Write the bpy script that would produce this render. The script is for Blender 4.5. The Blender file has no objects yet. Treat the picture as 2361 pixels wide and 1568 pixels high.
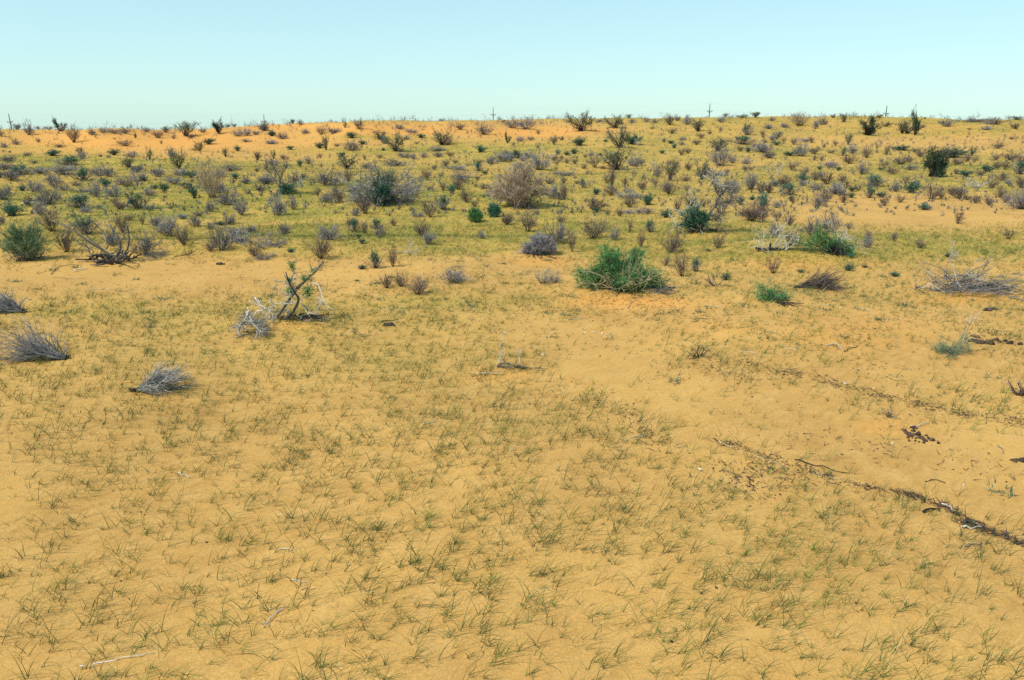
import bpy, math
import numpy as np
from mathutils import Vector
S = bpy.context.scene
COL = S.collection
R = math.radians
rng = np.random.default_rng(11)

# ------------------------------------------------------------------ camera
EYE = 4.0
F = 796.0                      # focal length in pixels of a 1024 wide frame
PITCH = math.atan((340 - 113.6) / F)
cam = bpy.data.cameras.new('camera'); camo = bpy.data.objects.new('camera', cam); COL.objects.link(camo)
camo.location = (0, 0, EYE); camo.rotation_euler = (math.pi/2 - PITCH, 0, 0)
cam.sensor_width = 36; cam.lens = F/1024*36; cam.clip_start = .1; cam.clip_end = 6000
S.camera = camo
cp, sp = math.cos(PITCH), math.sin(PITCH)
V2P = 1024/2361.0              # measured positions are in a 2361 px wide view of the photograph

def to_view(x, y, z):
    """world -> measured-view pixel"""
    dz = z-EYE
    f = y*cp - dz*sp
    u = y*sp + dz*cp
    f = np.maximum(f, .05)
    return (512 + F*x/f)/V2P, (340 - F*u/f)/V2P

# ------------------------------------------------------------------ terrain
SKY_V = np.array([(-900,300),(0,297),(300,300),(450,298),(576,290),(700,284),(870,280),(1150,277),(1300,275),(1500,273),(1700,270),(1950,268),(2120,271),(2230,277),(2361,276),(3200,277)], float)
_px = (SKY_V[:,0]*V2P-512)/F; _py = (340-SKY_V[:,1]*V2P)/F
_ry = cp + _py*sp; _rz = -sp + _py*cp
SK_U = _px/_ry; SK_T = -_rz/_ry       # tangent of the angle under the eye at each bearing
_nr = np.random.default_rng(5)
def _waves(n, lam, seed):
    r = np.random.default_rng(seed); a = r.uniform(0, 2*np.pi, n); k = 2*np.pi/(lam*r.uniform(.6, 1.6, n))
    return np.cos(a)*k, np.sin(a)*k, r.uniform(0, 2*np.pi, n)
W6 = _waves(9, 9., 1); W2 = _waves(9, 2.6, 2); W25 = _waves(7, 30., 3); W1 = _waves(9, 1.1, 4)
def wnoise(x, y, W):
    s = 0
    for a, b, c in zip(*W): s = s + np.sin(a*x + b*y + c)
    return s/math.sqrt(len(W[0]))
def sstep(a, b, x):
    t = np.clip((x-a)/(b-a), 0, 1); return t*t*(3-2*t)
MOUNDS = []
def ground(x, y, mounds=True):
    x = np.asarray(x, float); y = np.asarray(y, float)
    yy = np.maximum(y, 1.)
    u = np.clip(x/yy, -1.3, 1.3)
    tn = np.interp(u, SK_U, SK_T)
    left = 1 - sstep(-.15, .12, u)
    toe = 48 + 36*left + 4*np.sin(u*9)
    D = 128 - 14*left + 5*np.sin(u*17+1) + 3*np.sin(u*41)
    H = EYE - D*tn
    z = H*sstep(0, 1, (y-toe)/(D-toe)*.5)*2
    z = np.where(y > D, EYE - yy*tn - .006*(yy-D) - .35*sstep(0, 30, yy-D), z)
    fade = sstep(3, 9, y)
    z = z + fade*(.085*wnoise(x, y, W6) + .016*wnoise(x, y, W2)) + .008*wnoise(x, y, W1)
    z = z + .16*wnoise(x, y, W25)*sstep(30, 60, y)*(1-.6*sstep(100, 125, y))
    # low blown ridge that crosses in front of the left scrub
    c = 25.5 + .12*x + .6*np.sin(x*.35)
    z = z + .22*np.exp(-((y-c)/1.7)**2)*sstep(6, -4, x)
    if mounds:
        for mx, my, h, s in MOUNDS:
            d2 = ((x-mx)**2 + ((y-my))**2)/s**2
            z = z + h*np.exp(-d2)
    return z
TT = np.geomspace(3.5, 160, 2600)
def hit(vx, vy):
    """ground point seen at measured-view pixel (vx, vy) and the scale there: metres per view pixel"""
    dx = (vx*V2P-512)/F; dy = (340-vy*V2P)/F
    ry = cp + dy*sp; rz = -sp + dy*cp
    xs = TT*dx/ry; zs = EYE + TT*rz/ry
    below = np.nonzero(zs < ground(xs, TT))[0]
    if len(below): i = below[0]
    else: i = int(np.argmin(np.where(TT < 135, zs-ground(xs, TT), 99)))
    x, y = xs[i], TT[i]; z = float(ground(x, y))
    depth = y*cp - (z-EYE)*sp
    return float(x), float(y), z, depth/F*V2P

# ------------------------------------------------------------------ mesh collector
class Geo:
    def __init__(self): self.V=[]; self.Q=[]; self.T=[]; self.A=[]; self.n=0; self.qm=[]; self.tm=[]
    def add(self, V, Q=None, T=None, a=0., m=0):
        V = np.asarray(V, float).reshape(-1, 3); self.V.append(V)
        a = np.full(len(V), a) if np.isscalar(a) else np.asarray(a, float); self.A.append(a)
        if Q is not None and len(Q): Q = np.asarray(Q, int).reshape(-1, 4)+self.n; self.Q.append(Q); self.qm.append(np.full(len(Q), m))
        if T is not None and len(T): T = np.asarray(T, int).reshape(-1, 3)+self.n; self.T.append(T); self.tm.append(np.full(len(T), m))
        self.n += len(V)
    def tube(self, pts, r0, r1, sides=3, a=None, m=0, tipcap=True, rad=None):
        pts = np.asarray(pts, float); k = len(pts)
        d = np.gradient(pts, axis=0); d /= np.linalg.norm(d, axis=1)[:, None]+1e-9
        ref = np.array([.31, .87, .38]); s = np.cross(d, ref); s /= np.linalg.norm(s, axis=1)[:, None]+1e-9
        t = np.cross(d, s); r = np.linspace(r0, r1, k) if rad is None else np.asarray(rad)
        an = np.arange(sides)*2*np.pi/sides
        ring = pts[:, None] + r[:, None, None]*(np.cos(an)[None, :, None]*s[:, None] + np.sin(an)[None, :, None]*t[:, None])
        i = np.arange(k-1)[:, None]*sides; j = np.arange(sides)[None]; j2 = (j+1) % sides
        Q = np.stack([i+j, i+j2, i+sides+j2, i+sides+j], -1).reshape(-1, 4)
        T = []
        if sides == 3: T = [[2, 1, 0], [(k-1)*3, (k-1)*3+1, (k-1)*3+2]]
        else:
            T = [[0, q+1, q] for q in range(1, sides-1)] + [[(k-1)*sides, (k-1)*sides+q, (k-1)*sides+q+1] for q in range(1, sides-1)]
        self.add(ring.reshape(-1, 3), Q, T, rng.random() if a is None else a, m)
    def blades(self, P, w, side, a, m=0):
        """P (N,K,3) centre lines, w (N,) base width; tapers to a point"""
        N, K, _ = P.shape
        tap = (1-np.linspace(0, 1, K)**1.6)*.5; tap[-1] = .03
        off = side[:, None, :]*(w[:, None]*tap[None])[:, :, None]
        V = np.stack([P-off, P+off], 2).reshape(N*K*2, 3)
        b = (np.arange(N)*K*2)[:, None] + (np.arange(K-1)*2)[None]
        Q = np.stack([b, b+1, b+3, b+2], -1).reshape(-1, 4)
        self.add(V, Q, None, np.repeat(a, K*2), m)
    def merge(self, g, m):
        off = 0
        for V, a in zip(g.V, g.A):
            pass
        V = np.concatenate(g.V); A = np.concatenate(g.A)
        self.add(V, np.concatenate(g.Q) if g.Q else None, np.concatenate(g.T) if g.T else None, A, m)
    def xf(self, f):
        self.V = [f(np.concatenate(self.V))]; self.A = [np.concatenate(self.A)]
    def allv(self): return np.concatenate(self.V)
    def mesh(self, name, mats, smooth=False):
        V = np.concatenate(self.V); A = np.concatenate(self.A)
        Q = np.concatenate(self.Q) if self.Q else np.zeros((0, 4), int); T = np.concatenate(self.T) if self.T else np.zeros((0, 3), int)
        me = bpy.data.meshes.new(name)
        me.vertices.add(len(V)); me.vertices.foreach_set('co', V.astype(np.float32).ravel())
        me.loops.add(Q.size+T.size); me.loops.foreach_set('vertex_index', np.concatenate([Q.ravel(), T.ravel()]).astype(np.int32))
        me.polygons.add(len(Q)+len(T))
        ls = np.concatenate([np.arange(len(Q))*4, Q.size+np.arange(len(T))*3]).astype(np.int32)
        me.polygons.foreach_set('loop_start', ls)
        me.polygons.foreach_set('material_index', np.concatenate([np.concatenate(self.qm) if self.qm else [], np.concatenate(self.tm) if self.tm else []]).astype(np.int32))
        if smooth: me.polygons.foreach_set('use_smooth', np.ones(len(Q)+len(T), bool))
        at = me.attributes.new('var', 'FLOAT', 'POINT'); at.data.foreach_set('value', A.astype(np.float32))
        me.update(calc_edges=True)
        for mt in (mats if isinstance(mats, (list, tuple)) else [mats]): me.materials.append(mt)
        return me

def link(name, data, parent=None, loc=None):
    o = bpy.data.objects.new(name, data); COL.objects.link(o)
    if parent: o.parent = parent
    if loc is not None: o.location = loc
    return o
def tag(o, label=None, cat=None, group=None, kind=None):
    if label: o['label'] = label
    if cat: o['category'] = cat
    if group: o['group'] = group
    if kind: o['kind'] = kind
    return o

# ------------------------------------------------------------------ materials
def mat(name):
    m = bpy.data.materials.new(name); m.use_nodes = True
    nt = m.node_tree; b = nt.nodes['Principled BSDF']
    b.inputs['Roughness'].default_value = .85; b.inputs['Specular IOR Level'].default_value = .2
    return m, nt, b
def plantmat(name, c0, c1, objvar=.35, rough=.8, spec=.2, scale=4.):
    """twig colours run from c0 to c1 with the twig's own value, a soft noise and a value per plant"""
    m, nt, b = mat(name); N = nt.nodes; L = nt.links
    at = N.new('ShaderNodeAttribute'); at.attribute_name = 'var'
    tc = N.new('ShaderNodeTexCoord'); no = N.new('ShaderNodeTexNoise'); no.inputs['Scale'].default_value = scale
    L.new(tc.outputs['Object'], no.inputs['Vector'])
    ad = N.new('ShaderNodeMath'); ad.operation = 'MULTIPLY_ADD'; L.new(no.outputs['Fac'], ad.inputs[0]); ad.inputs[1].default_value = 1.3; ad.inputs[2].default_value = -.65
    a2 = N.new('ShaderNodeMath'); a2.use_clamp = True; L.new(ad.outputs[0], a2.inputs[0]); L.new(at.outputs['Fac'], a2.inputs[1])
    mx = N.new('ShaderNodeMix'); mx.data_type = 'RGBA'; L.new(a2.outputs[0], mx.inputs[0])
    mx.inputs[6].default_value = (*c0, 1); mx.inputs[7].default_value = (*c1, 1)
    oi = N.new('ShaderNodeObjectInfo'); hs = N.new('ShaderNodeHueSaturation')
    mr = N.new('ShaderNodeMapRange'); L.new(oi.outputs['Random'], mr.inputs[0]); mr.inputs[3].default_value = 1-objvar; mr.inputs[4].default_value = 1+objvar
    L.new(mr.outputs[0], hs.inputs['Value']); L.new(mx.outputs[2], hs.inputs['Color']); L.new(hs.outputs[0], b.inputs['Base Color'])
    b.inputs['Roughness'].default_value = rough; b.inputs['Specular IOR Level'].default_value = spec
    return m
M = dict(
 brown_b=plantmat('brown_bark', (.035,.026,.028), (.10,.072,.066)),
 brown_t=plantmat('brown_twigs', (.095,.07,.066), (.27,.2,.175), .25),
 grey_b=plantmat('grey_bark', (.045,.04,.045), (.15,.13,.125)),
 grey_t=plantmat('grey_twigs', (.135,.125,.135), (.36,.335,.33), .25),
 pale_t=plantmat('pale_grey_twigs', (.26,.24,.225), (.5,.455,.41), .12),
 tan_t=plantmat('tan_twigs', (.28,.2,.14), (.52,.41,.29), .15),
 green_t=plantmat('green_twigs', (.02,.085,.06), (.10,.22,.135), .22),
 lush_t=plantmat('lush_green_twigs', (.02,.12,.042), (.17,.34,.115), .12),
 feather_t=plantmat('feathery_green_twigs', (.08,.15,.08), (.27,.34,.18), .12),
 olive_t=plantmat('olive_twigs', (.08,.10,.055), (.27,.28,.16), .22),
 dark_t=plantmat('dark_green_twigs', (.02,.05,.032), (.09,.15,.085), .2),
 straw=plantmat('straw_stems', (.24,.23,.11), (.5,.45,.25), .08),
 bleached=plantmat('bleached_wood', (.34,.31,.265), (.64,.585,.48), .08, scale=9.),
 deadwood=plantmat('weathered_wood', (.06,.055,.055), (.24,.22,.2), .15, scale=9.),
 darkwood=plantmat('dark_wood', (.02,.016,.015), (.09,.07,.06), .2, scale=12.),
)
# ------------------------------------------------------------------ plant generators (unit size, about 1 wide and 1 high)
def nrm(v): return v/(np.linalg.norm(v, axis=-1, keepdims=True)+1e-9)
def line(p, d, L, k, wander, up=0.):
    pts = [np.array(p, float)]; d = nrm(np.array(d, float)); st = L/k
    for _ in range(k):
        d = nrm(d + wander*rng.normal(size=3) + np.array([0, 0, up])); pts.append(pts[-1]+d*st)
    return np.array(pts)
def at(pts, t):
    f = t*(len(pts)-1); i = min(int(f), len(pts)-2); return pts[i]+(pts[i+1]-pts[i])*(f-i), nrm(pts[i+1]-pts[i])
class Twigs:
    """collects straight-ish fine shoots, then turns them into tapering blades in one go"""
    def __init__(self): self.p=[]; self.d=[]; self.l=[]; self.w=[]; self.a=[]; self.b=[]
    def put(self, p, d, l, w, a, bend=(0,0,0)):
        self.p.append(p); self.d.append(d); self.l.append(l); self.w.append(w); self.a.append(a); self.b.append(bend)
    def along(self, pts, n, spread, l, w, t0=.2, a=None, up=0.):
        for _ in range(n):
            t = t0+(1-t0)*rng.random()**.8; p, d = at(pts, t)
            dd = nrm(d + spread*rng.normal(size=3) + np.array([0, 0, up]))
            self.put(p, dd, l*rng.uniform(.5, 1.2), w*rng.uniform(.7, 1.3), rng.random() if a is None else a*.6+.4*rng.random(), rng.normal(size=3)*.25)
    def into(self, g, K=3, m=0):
        if not self.p: return g
        p = np.array(self.p); d = np.array(self.d); l = np.array(self.l); w = np.array(self.w); b = np.array(self.b)
        t = np.linspace(0, 1, K)[None, :, None]
        P = p[:, None] + d[:, None]*l[:, None, None]*t + b[:, None]*l[:, None, None]*t*t*.6
        side = nrm(np.cross(d, rng.normal(size=d.shape)))
        g.blades(P, w, side, np.array(self.a), m); return g

def fan(n, tilt, L, up, wander, r0, nb, bl, nt, tl, tw, base_r=.05, lean=(0,0,0), squash=1., spread=.45, twig_up=.12):
    """many stems from one stool: vase or dome shrubs"""
    B = Geo(); T = Twigs()
    for i in range(n):
        az = rng.uniform(0, 2*np.pi); tl_ = R(tilt[0]+(tilt[1]-tilt[0])*rng.random()**.7)
        d = np.array([math.cos(az)*math.sin(tl_), math.sin(az)*math.sin(tl_), math.cos(tl_)])+np.array(lean)*rng.uniform(.5, 1.3)
        p0 = np.array([math.cos(az), math.sin(az), 0])*base_r*rng.random()
        Ls = L*rng.uniform(.55, 1.05); pts = line(p0, d, Ls, 5, wander, up)
        B.tube(pts, r0*rng.uniform(.6, 1.1), r0*.25)
        T.along(pts, nt//2, spread, tl, tw, .35, up=twig_up)
        for _ in range(nb):
            q, dq = at(pts, rng.uniform(.2, .95)); sub = line(q, nrm(dq+.55*rng.normal(size=3)+np.array([0,0,.15])), bl*Ls*rng.uniform(.5, 1.1), 3, wander, up)
            B.tube(sub, r0*.35, r0*.12)
            T.along(sub, nt, spread, tl, tw, .15, up=twig_up)
    return B, T.into(Geo())
def lobed(lobes, n, r0, nt, tl, tw, t0=.45, wander=.12, spread=.7, up=0., base_r=.06, nb=2, sag=0.):
    """stems that run from the stool out into uneven clumps"""
    B = Geo(); T = Twigs(); lobes = np.array(lobes, float); wt = lobes[:, 3]**1.45; wt /= wt.sum()
    for i in range(n):
        c = lobes[rng.choice(len(lobes), p=wt)]
        v = nrm(rng.normal(size=3))*c[3]*rng.random()**.45; e = c[:3]+v; e[2] = max(e[2], .03)
        a0 = rng.uniform(0, 6.28); p0 = np.array([math.cos(a0), math.sin(a0), 0])*base_r*rng.random()
        t = np.linspace(0, 1, 6)[:, None]; mid = (p0+e)/2+np.array([0, 0, .12+sag])*np.linalg.norm(e-p0)+rng.normal(size=3)*wander*.6
        pts = (1-t)**2*p0+2*t*(1-t)*mid+t*t*e; pts[1:-1] += rng.normal(size=(4, 3))*wander*.22
        B.tube(pts, r0*rng.uniform(.6, 1.1), r0*.25)
        sh = rng.random()
        T.along(pts, nt, spread, tl, tw, t0, a=sh, up=up)
        for _ in range(nb):
            q, dq = at(pts, rng.uniform(.45, 1)); sub = line(q, nrm(dq+.8*rng.normal(size=3)), np.linalg.norm(e-p0)*.3*rng.uniform(.5, 1), 2, .2)
            B.tube(sub, r0*.3, r0*.1); T.along(sub, nt, spread, tl, tw, .1, a=sh, up=up)
    return B, T.into(Geo())
def norm_pair(gs, w=True):
    allv = np.concatenate([g.allv() for g in gs if g.n]); lo = np.percentile(allv, 1.5, axis=0); hi = np.percentile(allv, 98.5, axis=0)
    zt = np.percentile(allv[:, 2], 99); cx = (lo[0]+hi[0])/2; sx = max(hi[0]-lo[0], .01); sc = np.array([1/sx, 1/sx, 1/zt])
    k = 0. if w else 1.
    for g in gs:
        if g.n: g.xf(lambda v: v*sc)
    return gs

PROTO = {}
def proto(key, parts, single_name):
    """parts: list of (part name, Geo, material)"""
    gs = [g for _, g, _ in parts]; norm_pair(gs)
    meshes = [(pn, g.mesh(single_name+'_'+pn, m)) for pn, g, m in parts]
    one = Geo()
    for i, (_, g, m) in enumerate(parts): one.merge(g, i)
    PROTO.setdefault(key, []).append((meshes, one.mesh(single_name+'_whole', [m for _, _, m in parts])))

for i in range(6):      # brown vase-shaped, thin-stemmed
    B, T = fan(28+4*i, (3, 40+4*i), 1., .05, .12, .0085, 5, .45, 6, .17, .0085, base_r=.08, spread=.4, twig_up=.2, lean=(.25*(i-2.5)/2.5, 0, 0))
    proto('p', [('branches', B, M['brown_b']), ('twigs', T, M['brown_t'])], 'brown_shrub')
for i in range(6):      # grey dense dome
    B, T = fan(44, (8, 80-5*(i % 3)), .7, .035, .12, .008, 4, .4, 8, .15, .0095, base_r=.12, spread=.5, twig_up=.16, lean=(.3*math.sin(i*2.), 0, 0))
    proto('g', [('branches', B, M['grey_b']), ('twigs', T, M['grey_t'])], 'grey_shrub')
for i in range(4):      # round green dome
    L = [(0, 0, .55, .36), (-.22, .05, .38, .25), (.24, -.05, .4, .26), (.02, -.2, .42, .26), (.1*math.sin(i*3), .2, .5, .27)]
    B, T = lobed(L, 62, .008, 13, .15, .0105, t0=.4, spread=.5, up=.35, base_r=.14, nb=1)
    proto('n', [('branches', B, M['grey_b']), ('foliage', T, M['green_t'])], 'green_bush')
for i in range(4):      # grey twigs below, green shoots above
    B, T = fan(30, (6, 62), .75, .05, .12, .011, 3, .4, 6, .14, .009, base_r=.12, spread=.45)
    s = (-1)**i
    L = [(.12*s, 0, .62, .24), (-.12*s, .05, .7, .17), (.25*s, -.1, .48, .15)]
    B2, T2 = lobed(L, 34, .006, 13, .15, .011, t0=.6, spread=.5, up=.4, base_r=.1, nb=1); B.merge(B2, 0)
    proto('m', [('branches', B, M['grey_b']), ('twigs', T, M['grey_t']), ('foliage', T2, M['green_t'])], 'mixed_shrub')
for i in range(6):      # loose olive shrub, stems showing below uneven clumps
    L = [(rng.uniform(-.42, .42), rng.uniform(-.3, .3), rng.uniform(.5, .9), rng.uniform(.11, .22)) for _ in range(8)]+[(0, 0, .55, .2), (-.3, 0, .35, .13), (.3, 0, .4, .13)]
    B, T = lobed(L, 34, .014, 12, .13, .0105, t0=.5, spread=.8, wander=.16, nb=2, up=.1)
    proto('o', [('branches', B, M['grey_b']), ('foliage', T, M['olive_t'])], 'olive_shrub')
for i in range(3):      # big tan dry shrub of long wands
    B, T = fan(46, (3, 46), 1., .03, .08, .008, 5, .4, 6, .2, .0062, base_r=.12, spread=.3, twig_up=.3)
    proto('t', [('branches', B, M['brown_b'] if i else M['tan_t']), ('twigs', T, M['tan_t'])], 'tan_shrub')
for i in range(4):      # bleached skeleton
    B = Geo(); T = Twigs()
    for s in range(7):
        az = rng.uniform(0, 6.28); ti = R(rng.uniform(8, 65)); d = (math.cos(az)*math.sin(ti), math.sin(az)*math.sin(ti), math.cos(ti))
        pts = line((0, 0, 0), d, rng.uniform(.6, 1.1), 8, .28, .03); B.tube(pts, .022, .006, 4)
        for _ in range(5):
            q, dq = at(pts, rng.uniform(.3, .95)); sub = line(q, dq+.8*rng.normal(size=3), rng.uniform(.15, .45), 5, .3); B.tube(sub, .009, .003)
            T.along(sub, 6, .8, .14, .008, .1)
    proto('w', [('branches', B, M['bleached']), ('twigs', T.into(Geo()), M['pale_t'])], 'dead_shrub')
for i in range(3):      # crooked little dark trees
    B = Geo()
    tops = []
    for s in range(2+i % 2):
        d = nrm(np.array([(-.55, .5, .1)[s]+.2*rng.normal(), .2*rng.normal(), 1.])); pts = line((0, 0, 0), d, rng.uniform(.5, .75), 6, .16, .06); B.tube(pts, .05, .02, 5); tops.append(pts[-1]); tops.append(pts[-3])
    L = [(*t, rng.uniform(.12, .2)) for t in tops]+[(rng.uniform(-.4, .4), rng.uniform(-.2, .2), rng.uniform(.5, .95), rng.uniform(.09, .16)) for _ in range(4)]
    if i == 1: L += [(.2, 0, .18, .17), (-.1, .1, .2, .14)]
    B2, T = lobed(L, 52, .012, 16, .1, .012, t0=.6, spread=.9, wander=.14, nb=2); B.merge(B2, 0)
    proto('d', [('trunk', B, M['darkwood']), ('crown', T, M['dark_t'])], 'desert_tree')
for i in range(4):      # low matted grey brush
    B, T = fan(40, (60, 88), .55, .0, .1, .012, 4, .45, 8, .16, .0095, base_r=.3, spread=.5, twig_up=.05, lean=(.5*(-1)**i, 0, 0))
    proto('l', [('branches', B, M['grey_b']), ('twigs', T, M['grey_t'])], 'matted_shrub')
for i in range(2):      # pale silver dome
    B, T = fan(34, (8, 75), .7, .03, .12, .009, 4, .4, 7, .15, .007, base_r=.14, spread=.5)
    proto('s', [('branches', B, M['grey_b']), ('twigs', T, M['pale_t'])], 'pale_shrub')

KIND = {  # name, category, group, adjective phrase
 'p': ('brown_shrub', 'shrub', 'brown twiggy shrubs over the plain', ['brown twiggy shrub', 'brown leafless shrub', 'dark brown vase-shaped shrub']),
 'g': ('grey_shrub', 'shrub', 'grey dry shrubs over the plain', ['grey dry shrub', 'grey twiggy shrub']),
 'n': ('green_bush', 'bush', 'dark green bushes over the plain', ['dark green bush', 'blue-green bush']),
 'm': ('mixed_shrub', 'shrub', 'grey shrubs with green shoots', ['grey shrub with green shoots']),
 'o': ('olive_shrub', 'shrub', 'loose olive shrubs', ['loose olive shrub', 'open olive-green shrub']),
 't': ('tan_shrub', 'shrub', 'tan dry shrubs', ['tan dry shrub']),
 'w': ('dead_shrub', 'dead shrub', 'bleached dead shrubs', ['bleached dead shrub']),
 'd': ('desert_tree', 'tree', 'small dark trees near the dune crest', ['small dark crooked tree']),
 'l': ('matted_shrub', 'shrub', 'low matted grey brush', ['low matted grey brush']),
 's': ('pale_shrub', 'shrub', 'pale silvery shrubs', ['pale silvery shrub']),
}
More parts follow.
